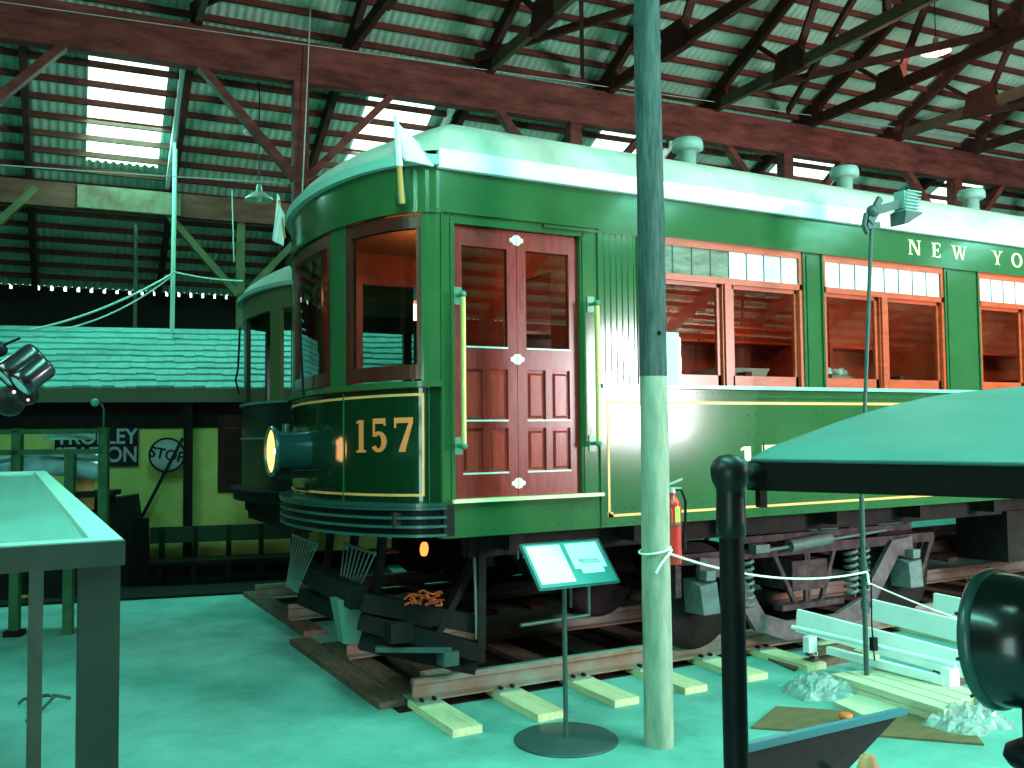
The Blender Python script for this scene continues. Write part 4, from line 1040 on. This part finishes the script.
def sheetpoly(pts, name, m, label, cat, th=.015, z=0.0):
    P = [onZ(x, y, z) for x, y in pts]; mb = MB(); n = len(P)
    mb.add([V((q.x, q.y, z + .001)) for q in P] + [V((q.x, q.y, z + th)) for q in P], [tuple(range(n))[::-1], tuple(range(n, 2 * n))] + [(i, (i + 1) % n, n + (i + 1) % n, n + i) for i in range(n)])
    return mb.build(name, m, label=label, cat=cat)


sheetpoly([(751, 729), (806, 733), (858, 728), (852, 713), (776, 708)], 'plywood_sheet', M_ply, 'plywood offcut with slanted edge lying left of the orange cap', 'plywood')
sheetpoly([(862, 736), (984, 746), (962, 720), (888, 715)], 'plywood_sheet', M_ply, 'plywood offcut with slanted edge lying right of the orange cap', 'plywood')
sheetpoly([(834, 706), (872, 723), (908, 716), (900, 705), (866, 696)], 'stand_board', M_lumber, 'square pale board under the foot of the tall lamp stand', 'board', .03)
sheetpoly([(756, 655), (795, 672), (800, 668), (762, 652)], 'batten', M_tied, 'thin dark batten on the floor by the rail', 'batten', .02)
mb = MB(); p = onZ(846, 725, .0); mb.lathe([(0, .0), (.038, 0), (.038, .045), (.048, .048), (.048, .075), (.03, .078), (0, .078)], (p.x, p.y, .001), n=20); mb.build('orange_plug', M_orange, label='small orange plastic cap standing on the floor between the plywood pieces', cat='cap')
mb = MB(); 

# ================================================================ FOREGROUND RIGHT
# ball topped post
PB = onF(730, 472, 1.95); PBx = V((PB.x, PB.y, 0))
gp = thing('railing_post', PBx, 'black iron pipe post with a ball cap in the near right', 'railing post')
MB().cyl(PBx, PBx + V((0, 0, PB.z - .06)), .0255, n=28).build('pipe', M_black, gp)
mb = MB(); mb.lathe([(.0255, -.135), (.030, -.13), (.031, -.10), (.029, -.045), (.030, -.034), (.037, -.02), (.0405, -.004), (.0405, .008), (.036, .022), (.024, .033), (0, .038)], PB, n=32); mb.build('ball_cap', mat('worn_black_paint', (.008, .010, .011), .38), gp)
# vehicle hood roof
E0 = onF(751, 462, 2.05); side_dir = (onF(1060, 470, 1.75) - E0); side_dir.z = -.004
C1 = onF(1090, 384, 3.1)
M0 = onF(852, 420, 2.38); M1 = onF(962, 395, 2.75)
def hoodp(u):
    P = [E0, onF(770, 451, 2.1), onF(803, 438, 2.2), M0, onF(905, 405, 2.58), M1, C1, onF(1230, 382, 3.6)]
    x = u * (len(P) - 1); i = min(int(x), len(P) - 2); t = x - i
    p0 = P[max(i - 1, 0)]; p1 = P[i]; p2 = P[i + 1]; p3 = P[min(i + 2, len(P) - 1)]
    return .5 * ((2 * p1) + (p2 - p0) * t + (2 * p0 - 5 * p1 + 4 * p2 - p3) * t * t + (3 * p1 - 3 * p2 + p3 - p0) * t ** 3)
hd = MB()
hd.grid(lambda u, v: hoodp(u) + side_dir * 1.35 * v, 56, 30)
cn = thing('hood_canopy', (E0.x, E0.y, 0), 'curved teal green canopy roof with dark underside in the near right', 'canopy')
hp = hd.build('roof_skin', M_canopy, cn)
sm = hp.modifiers.new('thick', 'SOLIDIFY'); sm.thickness = .008; sm.offset = -1
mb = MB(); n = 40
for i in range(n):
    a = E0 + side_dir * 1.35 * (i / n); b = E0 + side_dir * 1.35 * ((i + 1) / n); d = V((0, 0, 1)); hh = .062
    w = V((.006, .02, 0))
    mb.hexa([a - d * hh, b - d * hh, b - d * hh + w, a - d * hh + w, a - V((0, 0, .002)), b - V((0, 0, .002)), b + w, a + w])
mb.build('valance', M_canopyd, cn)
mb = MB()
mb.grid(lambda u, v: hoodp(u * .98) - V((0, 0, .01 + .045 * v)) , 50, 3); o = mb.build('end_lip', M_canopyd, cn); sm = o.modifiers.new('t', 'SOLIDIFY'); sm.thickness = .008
mb = MB(); q = onF(744, 482, 2.0); mb.cyl(PB + V((0, 0, -.012)), E0 + V((.02, .01, -.03)), .024, n=16); mb.ball(E0 + V((.012, .004, -.028)), .032); mb.box(E0.x + .02, E0.x + .04, E0.y - .005, E0.y + .01, E0.z - .10, E0.z - .05)
mb.build('corner_socket', M_black, cn)
mb = MB()
for (x, y, d, r) in () and ((858, 433, 2.33, .006), (865, 432, 2.33, .006), (954, 424, 2.3, .006), (969, 447, 2.15, .004), (1018, 396, 2.7, .009)):
    pass
for (u_, v_) in ((.42, .22), (.50, .30), (.55, .62), (.62, .12), (.70, .5), (.30, .35), (.66, .8), (.78, .25)):
    q = hoodp(u_) + side_dir * 1.35 * v_; MB().ball(q, .004, 8).build('roof_nail', M_black, cn)
# tilted blue-edged trough below the canopy
T0 = onF(735, 752, 2.3); T1 = onF(903, 711, 3.0)
T0 = onF(742, 748, 2.3)
D0 = onF(738, 840, 2.1); D1 = onF(842, 776, 2.55)
mb = MB(); th_ = V((.01, .03, 0)); K0 = onF(700, 800, 2.6)
mb.hexa([D0, D1, D1 + th_, D0 + th_, T0, T1, T1 + th_, T0 + th_])
mb.bar(D0 * .5 + D1 * .5 + th_, V(((D0.x + D1.x) / 2 + .05, (D0.y + D1.y) / 2 + .2, 0)), .05, .05, up=(1, 0, 0))
tr = mb.build('dash_trough', M_black, label='black tilted sheet metal trough with blue painted lip at the bottom right', cat='dash panel')
MB().bar(T0, T1, .022, .020, ext=.005).build('blue_lip', mat('blue_enamel', (.04, .22, .30), .3), tr)
mb = MB(); q = onF(868, 764, 2.5); mb.lathe([(0, .0), (.03, 0), (.032, .03), (.02, .07), (0, .08)], q + V((0, 0, -.05)), n=16)
mb.build('orange_knob', mat('orange_tan', (.75, .32, .14), .4), tr)
# black bowl lamp on stand
LC = onF(1012, 640, 1.95)
view = (LC - EYE).normalized(); rgt = view.cross(V((0, 0, 1))).normalized()
axis = (view * .42 - rgt * .90).normalized()          # open side looks left, away from us
bl = thing('searchlight', (LC.x + rgt.x * .06, LC.y + rgt.y * .06, 0), 'large black bowl searchlight on a post at the right edge', 'searchlight')
mb = MB(); mb.lathe([(r_ * 1.09, h_) for r_, h_ in ((0, -.150), (.035, -.147), (.07, -.135), (.095, -.115), (.113, -.085), (.123, -.05), (.127, -.01), (.128, .0))], LC + axis * .03, axis, 48)
mb.build('bowl', M_blackgloss, bl)
mb = MB(); mb.lathe([(.137, -.012), (.144, -.010), (.146, .008), (.142, .014), (.133, .014)], LC + axis * .03, axis, 48)
for i in range(10):
    t = 2 * PI * i / 10; a_ = axis.orthogonal().normalized(); b_ = axis.cross(a_); mb.ball(LC + axis * .045 + (a_ * math.cos(t) + b_ * math.sin(t)) * .145, .004, 8)
mb.build('rim', mat('searchlight_rim_green', (.03, .08, .07), .3), bl)
MB().lathe([(0, .0), (.136, .012)], LC + axis * .03, axis, 40).build('lens', mat('lens_dark', (.03, .05, .05), .05), bl)
sx_ = V((LC.x, LC.y, 0)) + V((rgt.x, rgt.y, 0)) * .035
zb = onF(1017, 766, 1.95).z
mb = MB(); mb.cyl(V((sx_.x, sx_.y, zb + .03)), V((sx_.x, sx_.y, LC.z - .10)), .022, n=20); mb.lathe([(0, .03), (.03, .03), (.055, .015), (.06, -.005), (.05, -.02), (.03, -.03), (.024, -.05)], (sx_.x, sx_.y, zb + .03), n=28)
mb.cyl(V((sx_.x, sx_.y, 0)), V((sx_.x, sx_.y, zb)), .024, n=20); mb.lathe([(0, 0), (.14, 0), (.14, .01), (.03, .03)], (sx_.x, sx_.y, 0), n=28)
mb.bar(V((sx_.x, sx_.y, LC.z - .12)), LC + V((0, 0, -.10)) - axis * .05, .04, .05)
mb.build('post', M_black, bl)

# ================================================================ FOREGROUND LEFT: DISPLAY CASE
zc = 1.835; cx1 = .216; cy0 = 2.06; cy1 = 6.12; cx0 = -2.2
dc = thing('display_case', ((cx0 + cx1) / 2, (cy0 + cy1) / 2, 0), 'long tall table with framed teal glass top at the lower left edge', 'display case')
tk = .06
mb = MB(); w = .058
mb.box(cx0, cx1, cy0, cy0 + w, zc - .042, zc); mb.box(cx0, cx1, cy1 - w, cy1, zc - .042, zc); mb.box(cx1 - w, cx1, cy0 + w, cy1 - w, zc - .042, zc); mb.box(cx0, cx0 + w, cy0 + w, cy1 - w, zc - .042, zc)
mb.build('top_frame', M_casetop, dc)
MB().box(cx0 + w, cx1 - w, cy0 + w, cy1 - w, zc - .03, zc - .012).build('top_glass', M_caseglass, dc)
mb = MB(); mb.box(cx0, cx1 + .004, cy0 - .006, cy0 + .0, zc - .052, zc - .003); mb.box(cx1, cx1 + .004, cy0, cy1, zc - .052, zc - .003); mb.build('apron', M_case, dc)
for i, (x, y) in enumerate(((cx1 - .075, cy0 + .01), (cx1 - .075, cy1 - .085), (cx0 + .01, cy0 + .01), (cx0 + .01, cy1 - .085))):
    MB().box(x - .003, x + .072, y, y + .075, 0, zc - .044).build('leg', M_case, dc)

# spot lamps at the left edge
sp = thing('spot_lamp_cluster', (onF(8, 380, 2.6)), 'cluster of black spot lamps with glass faces hanging at the left edge', 'spot lamps')
def spot(x, y, d, r, L, ax, part):
    c0 = onF(x, y, d); v = (c0 - EYE).normalized(); rg = v.cross(V((0, 0, 1))).normalized(); up = rg.cross(v)
    a = (rg * ax[0] + up * ax[1] + v * ax[2]).normalized()
    o = MB().lathe([(0, L), (r * .9, L), (r, L * .9), (r, .02), (r * 1.05, .0), (r * .9, -.004)], c0, a, 24).build('lamp_body', M_blackgloss, sp)
    MB().lathe([(0, -.001), (r * .9, .0)], c0, a, 24).build('lamp_glass', mat('spot_glass_teal', (.25, .50, .55), .1), o)
spot(5, 378, 2.6, .042, .11, (.75, .62, .2), 0)
spot(20, 385, 2.5, .034, .09, (.70, .60, .3), 1)
mb = MB(); mb.tube([onF(-30, 420, 2.6), onF(-5, 400, 2.6), onF(10, 392, 2.6), onF(24, 398, 2.6)], .02); mb.tube([onF(-6, 340, 2.6), onF(4, 345, 2.6), onF(20, 338, 2.6)], .004); mb.ball(onF(0, 350, 2.6), .02, 10)
mb.ball(onF(10, 402, 2.6), .04, 14); mb.ball(onF(28, 395, 2.55), .028, 12)
mb.tube([onF(-30, 420, 2.6), onF(-35, 300, 2.7), onF(-40, -60, 3.2)], .012)
mb.build('bracket', M_black, sp)
mb = MB(); mb.ball(onF(14, 392, 2.48), .0045, 8); mb.ball(onF(28, 400, 2.45), .0035, 8); mb.build('indicator', glow('indicator_red', (1, .35, .30), 2.5), sp)

# ================================================================ SHED (STATION) BEHIND
SH = math.radians(61.47 - 74.5)
SU = V((math.cos(SH), math.sin(SH), 0)); SW = V((-math.sin(SH), math.cos(SH), 0))
e0 = onF(120, 388.5, 12.9); eb = V((e0.x, e0.y, 0)); ze = e0.z
def S(u, w, z): return eb + SU * u + SW * w + V((0, 0, z))
t0 = onF(120, 328.5, 14.2); up_ = (t0 - e0); wtop = up_.dot(SW); ztop = t0.z
UL, UR = -3.6, 5.2
sh = thing('station_shed', S(0, 1.5, 0), 'small station shed with painted shingle roof and yellow-green walls on the left', 'shed')
mb = MB()
# shingle courses as overlapping strips of real thickness
ncourse = 10
for i in range(ncourse):
    k0 = i / ncourse; k1 = (i + 1.0) / ncourse; x = UL
    while x < UR:
        wd = random.uniform(.13, .27); xe = min(x + wd - .004, UR)
        def pt(u, k, lift): return S(u, wtop * k, ze + (ztop - ze) * k + lift)
        a_ = k0 + random.uniform(-.012, .012)
        mb.hexa([pt(x, a_, .0), pt(xe, a_, .0), pt(xe, k1, -.0), pt(x, k1, -.0), pt(x, a_, .034), pt(xe, a_, .034), pt(xe, k1 + .012, .004), pt(x, k1 + .012, .004)])
        x += wd
mb.build('shingle_roof', mat('shingle_teal', (.15, .36, .32), .85, var=.14, scale=5), sh)
mb = MB(); mb.hexa([S(UL, 0, ze - .05), S(UR, 0, ze - .05), S(UR, wtop, ztop - .05), S(UL, wtop, ztop - .05), S(UL, 0, ze - .005), S(UR, 0, ze - .005), S(UR, wtop, ztop - .005), S(UL, wtop, ztop - .005)]); mb.build('roof_boarding', M_darkwood, sh)
MB().hexa([S(UL, -.02, ze - .19), S(UR, -.02, ze - .19), S(UR, .03, ze - .19), S(UL, .03, ze - .19), S(UL, -.02, ze - .0), S(UR, -.02, ze - .0), S(UR, .03, ze), S(UL, .03, ze)]).build('fascia_board', mat('fascia_olive', (.12, .15, .09), .7), sh)
def sbox(mb, u0, u1, w0, w1, z0, z1):
    return mb.hexa([S(u0, w0, z0), S(u1, w0, z0), S(u1, w1, z0), S(u0, w1, z0), S(u0, w0, z1), S(u1, w0, z1), S(u1, w1, z1), S(u0, w1, z1)])
sbox(MB(), UL, UR, .55, .65, 0, ze + .1).build('front_wall', M_stucco, sh)
sbox(sbox(MB(), UL, UR, .50, .55, ze - .55, ze + .02), UL, UR, .5, .55, 0, .25).build('wall_band', M_darkwood, sh)  # upper dark strip put in for the shade under the eave
sbox(sbox(sbox(MB(), UL, UL + .1, .55, wtop * 2, 0, ze - .1), UR - .1, UR, .55, wtop * 2, 0, ze - .1), UL, UR, wtop * 2 - .1, wtop * 2, 0, ze - .1).build('rear_walls', M_stucco, sh)
def su(x, y, w=0.0, d=12.9):   # where a sighted point falls on the plane w of the shed front
    r = ray(x, y); n = SW; t = ((eb + SW * w - EYE).dot(n)) / r.dot(n); p = EYE + r * t; return (p - eb).dot(SU), p.z
for px in (188,):
    u, _ = su(px, 480, .2); sbox(MB(), u - .06, u + .06, .14, .26, 0, ze - .05).build('porch_post', M_darkwood, sh)
u0_, z0_ = su(218, 415, .5); u1_, z1_ = su(252, 492, .5)
wd_ = sbox(MB(), u0_, u1_ + .5, .47, .54, z1_, z0_).build('shutter', mat('dark_red_shutter', (.045, .018, .014), .6, var=.3), sh)
mb = MB(); sbox(mb, u0_ + .1, u1_ + .4, .46, .47, z0_ - .20, z0_ - .185); mb.build('shutter_rail', mat('shutter_rail_red', (.16, .05, .04), .5), wd_)
sbox(MB(), UL, UR - 1.5, -1.45, .5, .002, .03).build('boardwalk', mat('boardwalk_black_timber', (.012, .016, .012), .85, var=.4, scale=3), label='low dark boardwalk in front of the station shed', cat='boardwalk', kind='structure')  # dark slab added where the shed overhang shades the floor
# sign
ua, za = su(55, 427, .45); ub, zb_ = su(138, 465.5, .45)
sg = thing('station_sign', S((ua + ub) / 2, .45, zb_), 'black sign with pale capital letters reading TROLLEY STATION on the yellow wall', 'sign')
sbox(MB(), ua, ub, .44, .498, zb_, za).build('sign_board', M_signb, sg)
for tx_, zc_ in (('TROLLEY', .73), ('STATION', .27)):
    mtx = frame_matrix(S((ua + ub) / 2, .435, zb_ + (za - zb_) * zc_), SU, V((0, 0, 1)))
    text_mesh(tx_, .30, mtx, 'sign_lettering', M_signw, sg, sx=.86)
# stop sign on leaning pole
sp0 = S(*su(142, 520, .1)[:1], .1, 0); a1 = su(167, 455, .05); a0 = su(142, 517, .05); a2 = su(183, 438, .05)
ss = thing('stop_sign', S(a0[0], .05, 0), 'round white STOP sign on a dark pole leaning against the shed', 'sign')
ctr = S(a1[0], .05, a1[1]); up2 = (S(a2[0], .05, a2[1]) - S(a0[0], .05, a0[1])).normalized()
rad = 17.0 / F_PX * 12.9
MB().lathe([(0, 0), (rad, 0), (rad, .02), (0, .02)], ctr, SW, 40).build('disc', M_signw, ss)
MB().lathe([(rad * .93, -.004), (rad * 1.04, -.004), (rad * 1.04, .024), (rad * .93, .024)], ctr, SW, 40).build('disc_rim', M_signb, ss)
MB().bar(S(a0[0], .03, a0[1]) - up2 * .9, S(a2[0], .03, a2[1]) - SW * .0, .045, .035, up=SW).build('pole', M_signb, ss)
txd = (SU * .975 + V((0, 0, -.20))).normalized()
text_mesh('STOP', .21, frame_matrix(ctr - SW * .012 - V((0, 0, .0)), txd, V((0, 0, 1))), 'lettering', M_signb, ss, sx=.95)
# trunk, bench
u0_, _ = su(107, 500, -.3); u1_, z1_ = su(145, 497, -.3)
tk_ = thing('wooden_trunk', S((u0_ + u1_) / 2, -.3, 0), 'tall dark tapered wooden locker against the shed below the sign', 'locker')
uw_ = u1_ - u0_
MB().hexa([S(u0_ - .0, -.5, 0), S(u1_ + .05, -.5, 0), S(u1_ + .05, -.1, 0), S(u0_, -.1, 0), S(u0_ + .02, -.5, z1_), S(u1_ - .10, -.5, z1_ + .04), S(u1_ - .10, -.1, z1_ + .04), S(u0_ + .02, -.1, z1_)]).build('body', mat('locker_brown_black', (.022, .014, .010), .6), tk_)
MB().hexa([S(u1_ - .17, -.55, 0), S(u1_ + .09, -.55, 0), S(u1_ + .09, -.45, 0), S(u1_ - .17, -.45, 0), S(u1_ - .12, -.55, z1_ - .25), S(u1_ + .07, -.55, z1_ - .27), S(u1_ + .07, -.45, z1_ - .27), S(u1_ - .12, -.45, z1_ - .25)]).build('side_board', M_darkwood, tk_)
ba, zb1 = su(150, 524, -.2); bb, _ = su(300, 522, -.2)
bn = thing('bench', S((ba + bb) / 2, -.4, 0), 'long dark wooden bench along the yellow shed wall', 'bench')
zt1 = su(170, 527, -.2)[1]; zt2 = su(170, 543, -.2)[1]; zs = su(170, 560, -.4)[1]
sbox(MB(), ba, bb, -.22, -.17, zt2, zt1).build('back_rail', mat('bench_green_black', (.035, .06, .035), .6), bn)
sbox(MB(), ba, bb, -.62, -.15, zs - .05, zs).build('seat', M_darkwood, bn)
for k in range(5):
    u = ba + .12 + (bb - ba - .25) * k / 4; sbox(sbox(MB(), u, u + .07, -.22, -.15, 0, zt1), u, u + .07, -.6, -.53, 0, zs - .05).build('leg', M_darkwood, bn)

# rack of rolled goods behind the case
r0 = onZ(10, 637); r1 = onZ(100, 634); rx = (r1 - r0).normalized(); ry = V((-rx.y, rx.x, 0))
rk = thing('goods_rack', (r0 + r1) / 2, 'green open timber rack holding a rolled tarpaulin behind the display case', 'rack')
def RK(a, b, z): return r0 + rx * a + ry * b + V((0, 0, z))
RL = (r1 - r0).length
def rb(mb, a0, a1, b0, b1, z0, z1): return mb.hexa([RK(a0, b0, z0), RK(a1, b0, z0), RK(a1, b1, z0), RK(a0, b1, z0), RK(a0, b0, z1), RK(a1, b0, z1), RK(a1, b1, z1), RK(a0, b1, z1)])
zr = lambda y: onF(60, y, 9.8).z
for a in (-1.0, -.02, .50, RL - .04):
    short = abs(a - .5) < .01
    rb(MB(), a, a + .09, 0, .09, 0, zr(452 if short else 428)).build('post', M_greenwood, rk)
    if not short: rb(MB(), a - .04, a + .13, -.03, .12, 0, .06).build('foot', M_darkwood, rk)
for z0, z1 in ((zr(434), zr(429)), (zr(454), zr(449))): rb(MB(), -1.0, RL, .0, .06, z0, z1).build('rail', M_greenwood, rk)
rb(MB(), -1.0, RL + .02, .06, .6, zr(497), zr(492)).build('shelf', M_darkwood, rk)
rb(MB(), -1.0, RL - .02, .45, .55, .3, zr(492)).build('back_board', M_darkwood, rk)
tp = MB()
for i, (b_, y, r_) in enumerate(((.2, 470, .10), (.33, 462, .09))):
    z = zr(y); tp.tube([RK(-1.0, b_, z), RK(-.3, b_, z - .04), RK(.2, b_, z + .05), RK(.55, b_, z + .03), RK(RL - .05, b_, z - .03)], r_, 16)
tp.build('rolled_tarpaulin', mat('grey_blue_tarpaulin', (.18, .30, .32), .3, var=.4, scale=4), label='rolled grey-blue tarpaulin lying in the green rack', cat='tarpaulin')
tp = MB(); c0 = RK(.45, .3, zr(437)); tp.lathe([(.26, -.03), (.24, .01), (.16, .055), (.07, .08), (0, .085)], c0, n=28); tp.build('dome_cover', mat('dome_teal', (.18, .38, .34), .5), label='low teal domed cover on top of the green rack', cat='cover')
g = thing('gooseneck_lamp', RK(RL, .04, zr(428)), 'small gooseneck lamp on the right post of the rack', 'lamp')
za_ = zr(428); MB().tube([RK(RL, .04, za_), RK(RL, .04, za_ + .18), RK(RL - .02, .04, za_ + .24), RK(RL - .09, .04, za_ + .27)], .010).build('neck', M_steelpaint, g)
MB().ball(RK(RL - .09, .04, za_ + .26), .042, 14).build('lamp_head', mat('lamp_head_teal', (.12, .35, .36), .3), g)
p = onF(84, 489, 9.9); MB().box(p.x - .10, p.x + .10, p.y, p.y + .1, p.z - .22, p.z + .18).build('orange_carton', mat('orange_carton', (.75, .38, .12), .6), label='upright orange carton in the green rack', cat='carton')
p = onF(37, 582, 9.95); fz = thing('picture_frame', p + V((0, 0, -.13)), 'yellow framed dark picture leaning under the green rack', 'picture')
MB().box(p.x - .18, p.x + .18, p.y, p.y + .02, p.z - .13, p.z + .13).build('picture', M_darkwood, fz)
mb = MB(); mb.box(p.x - .2, p.x + .2, p.y - .02, p.y + .02, p.z - .155, p.z - .125); mb.box(p.x - .2, p.x + .2, p.y - .02, p.y + .02, p.z + .125, p.z + .155); mb.box(p.x - .2, p.x - .17, p.y - .02, p.y + .02, p.z - .125, p.z + .125); mb.box(p.x + .17, p.x + .2, p.y - .02, p.y + .02, p.z - .125, p.z + .125)
mb.build('frame', mat('frame_olive_yellow', (.35, .36, .10), .5), fz)
# bent rod on floor
hk = MB(); hk.tube([onZ(18, 704, .02), onZ(24, 699, .05), onZ(48, 695, .09), onZ(54, 697, .08), onZ(44, 707, .03), onZ(27, 721, .015)], .013); hk.tube([onZ(53, 695, .08), onZ(70, 698, .02)], .012)
hk.build('bent_iron', M_steelpaint, label='bent grey iron hook lying on the floor at the lower left', cat='iron hook')

# ================================================================ HANGING LAMPS AND WIRES
def pendant(p, r, ztop, label, lit):
    t = thing('pendant_lamp', p, label, 'pendant lamp')
    MB().lathe([(r, 0), (r * .96, .02), (r * .55, r * .42), (r * .22, r * .62), (r * .2, r * 1.0), (r * .12, r * 1.1), (0, r * 1.12)], p, n=32).build('shade', mat('enamel_shade', (.42, .50, .42), .35) if not lit else mat('enamel_shade_warm', (.55, .38, .32), .4), t)  # lit lamps get a pinker shade colour, the bulb's light painted in
    MB().ball(V(p) + V((0, 0, .03)), r * .28, 12).build('bulb', M_bulb if lit else mat('dead_bulb', (.7, .8, .7), .2), t)
    MB().cyl(V(p) + V((0, 0, r * 1.1)), V((p[0], p[1], ztop)), .008, n=6).build('cord', M_black, t)


p = onD(936, 52, 10.0); pendant(p, .21, roof_z(10) - .2, 'pinkish lit pendant lamp high under the trusses at upper right', True)
p = onD(259, 200, 13.3); pendant(p, .20, 7.0, 'enamel shaded pendant lamp above the second car', False)
p = onD(250, 134, 13.2); mb = MB(); mb.lathe([(.09, 0), (.09, .04), (.05, .07), (0, .07)], p, n=20); mb.build('ceiling_fitting', M_signw, label='small round pale fitting below the red girder on the left', cat='fitting')
q = onD(176, 116, 14.9); q2 = onD(172, 333, 14.9); MB().cyl(q, q2, .035, n=10).build('pipe', mat('pale_green_pipe', (.40, .62, .50), .5), label='thin pale vertical pipe rising behind the shed roof', cat='pipe')
q = onD(136, 225, 15.6); MB().cyl(q, V((q.x, q.y, 3.2)), .03, n=8).build('pipe', M_trussg, label='short dull pipe between the beams behind the shed', cat='pipe')
wires = [((-5, 1, 12.45), (1030, 146, 12.45), .0, .006, 'thin wire along the top of the red girder'),
         ((172, 274, 14.8), (30, 330, 14.6), .10, .016, 'looped pale cable from the pipe down to the shed ridge'),
         ((172, 276, 14.8), (60, 330, 14.6), .12, .012, 'second looped pale cable beside the first'),
         ((174, 272, 14.8), (243, 281, 14.8), .03, .012, 'pale cable from the pipe to the green post'),
         ((0, 165, 12.9), (320, 185, 12.9), .01, .008, 'straight thin wire crossing below the roof panel'),
         ((311, -5, 12.4), (302, 200, 12.4), .0, .009, 'thin vertical wire beside the timber post'),
         ((232, 190, 14.8), (234, 262, 14.8), .03, .008, 'dangling cord left of the pendant lamp')]
for (a, b, s, r, lb2) in wires:
    MB().tube(ropepath(onD(*a), onD(*b), s, 18), r, 6).build('wire', mat('pale_wire', (.42, .60, .52), .5), label=lb2, cat='wire')

# ================================================================ LIGHT
pendant((-1.5, 3.0, 3.6), .2, roof_z(3) - .2, 'lit pendant lamp hanging near the viewer on the left', True)
W = bpy.data.worlds.new('daylight'); bpy.context.scene.world = W; W.use_nodes = True
bg = W.node_tree.nodes['Background']; bg.inputs[0].default_value = (.72, 1.0, .95, 1); bg.inputs[1].default_value = 3.2
DAY = (.24, 1.0, .80)


def area(loc, target, sx, sy, power, col, name):
    l = bpy.data.lights.new(name, 'AREA'); l.shape = 'RECTANGLE'; l.size = sx; l.size_y = sy; l.energy = power; l.color = col
    o = bpy.data.objects.new(name, l); o.location = loc; o.rotation_euler = (V(target) - V(loc)).to_track_quat('-Z', 'Y').to_euler(); C.objects.link(o); return o


for i, (a, b) in enumerate(SKY[:6]):
    area(B((a + b) / 2, 1.8, roof_z(1.8) - .12), B((a + b) / 2, 2.8, 0), b - a, 4.0, 330, DAY, 'near_skylight_daylight')
    area(B((a + b) / 2, 14.6, roof_z(14.6) - .14), B((a + b) / 2, 13.6, 0), b - a, 1.9, 165, DAY, 'far_skylight_daylight')
for (a, b, z0, z1), pw in zip(OPEN, (90, 1300)):
    area(B((a + b) / 2, W0 + .02, (z0 + z1) / 2), B((a + b) / 2, W0 + 3, (z0 + z1) / 2), b - a, z1 - z0, pw, (.5, 1.0, .85) if a < 0 else (1.0, .93, .96), 'near_opening_daylight')


def point(loc, e, col, r=.08, name='lamp_light'):
    l = bpy.data.lights.new(name, 'POINT'); l.energy = e; l.color = col; l.shadow_soft_size = r
    o = bpy.data.objects.new(name, l); o.location = loc; C.objects.link(o)


WARM = (1.0, .42, .20)
for x, e_ in ((5.2, 16), (7.1, 26), (9.2, 30), (11.5, 30), (14, 30)): point((x, 7.2, 3.55), e_, WARM, .12, 'car_ceiling_light')
point((3.3, 7.3, 3.5), 16, WARM, .1, 'vestibule_light')
point((1.55, 7.2, 1.9), 2, (1, .5, .2), .1, 'headlamp_light')
p = onD(936, 52, 10.0); point(p + V((0, 0, -.12)), 60, (1, .45, .35), .1, 'pendant_light')
for u, w in ((3.5, 8.8), (9.5, 8.8), (15.5, 8.8)): point(B(u, w, 6.2), 30, (1, .32, .24), .2, 'barn_lamp_light')
point((-1.5, 3.0, 3.5), 40, (1, .42, .22), .12, 'near_pendant_light')
point((11.5, 6.6, 1.0), 6, (1, .25, .18), .2, 'pit_lamp_light')  # small red light low under the car

# ================================================================ CAMERA
cd = bpy.data.cameras.new('camera'); cd.sensor_width = 36; cd.lens = F_PX * 36 / 1024; cd.clip_start = .05
co = bpy.data.objects.new('camera', cd); C.objects.link(co)
right = V((AX[0][0], AX[1][0], AX[2][0])); down = V((AX[0][1], AX[1][1], AX[2][1])); fwd = V((AX[0][2], AX[1][2], AX[2][2]))
m = Matrix((right, -down, -fwd)).transposed().to_4x4(); m.translation = EYE; co.matrix_world = m
S_ = bpy.context.scene; S_.camera = co
S_.view_settings.view_transform = 'Standard'; S_.view_settings.look = 'None'; S_.view_settings.exposure = 0.2; S_.view_settings.gamma = 1.0
S_.view_settings.use_curve_mapping = False
S_.cycles.use_denoising = True
S_.cycles.max_bounces = 8; S_.cycles.transparent_max_bounces = 24
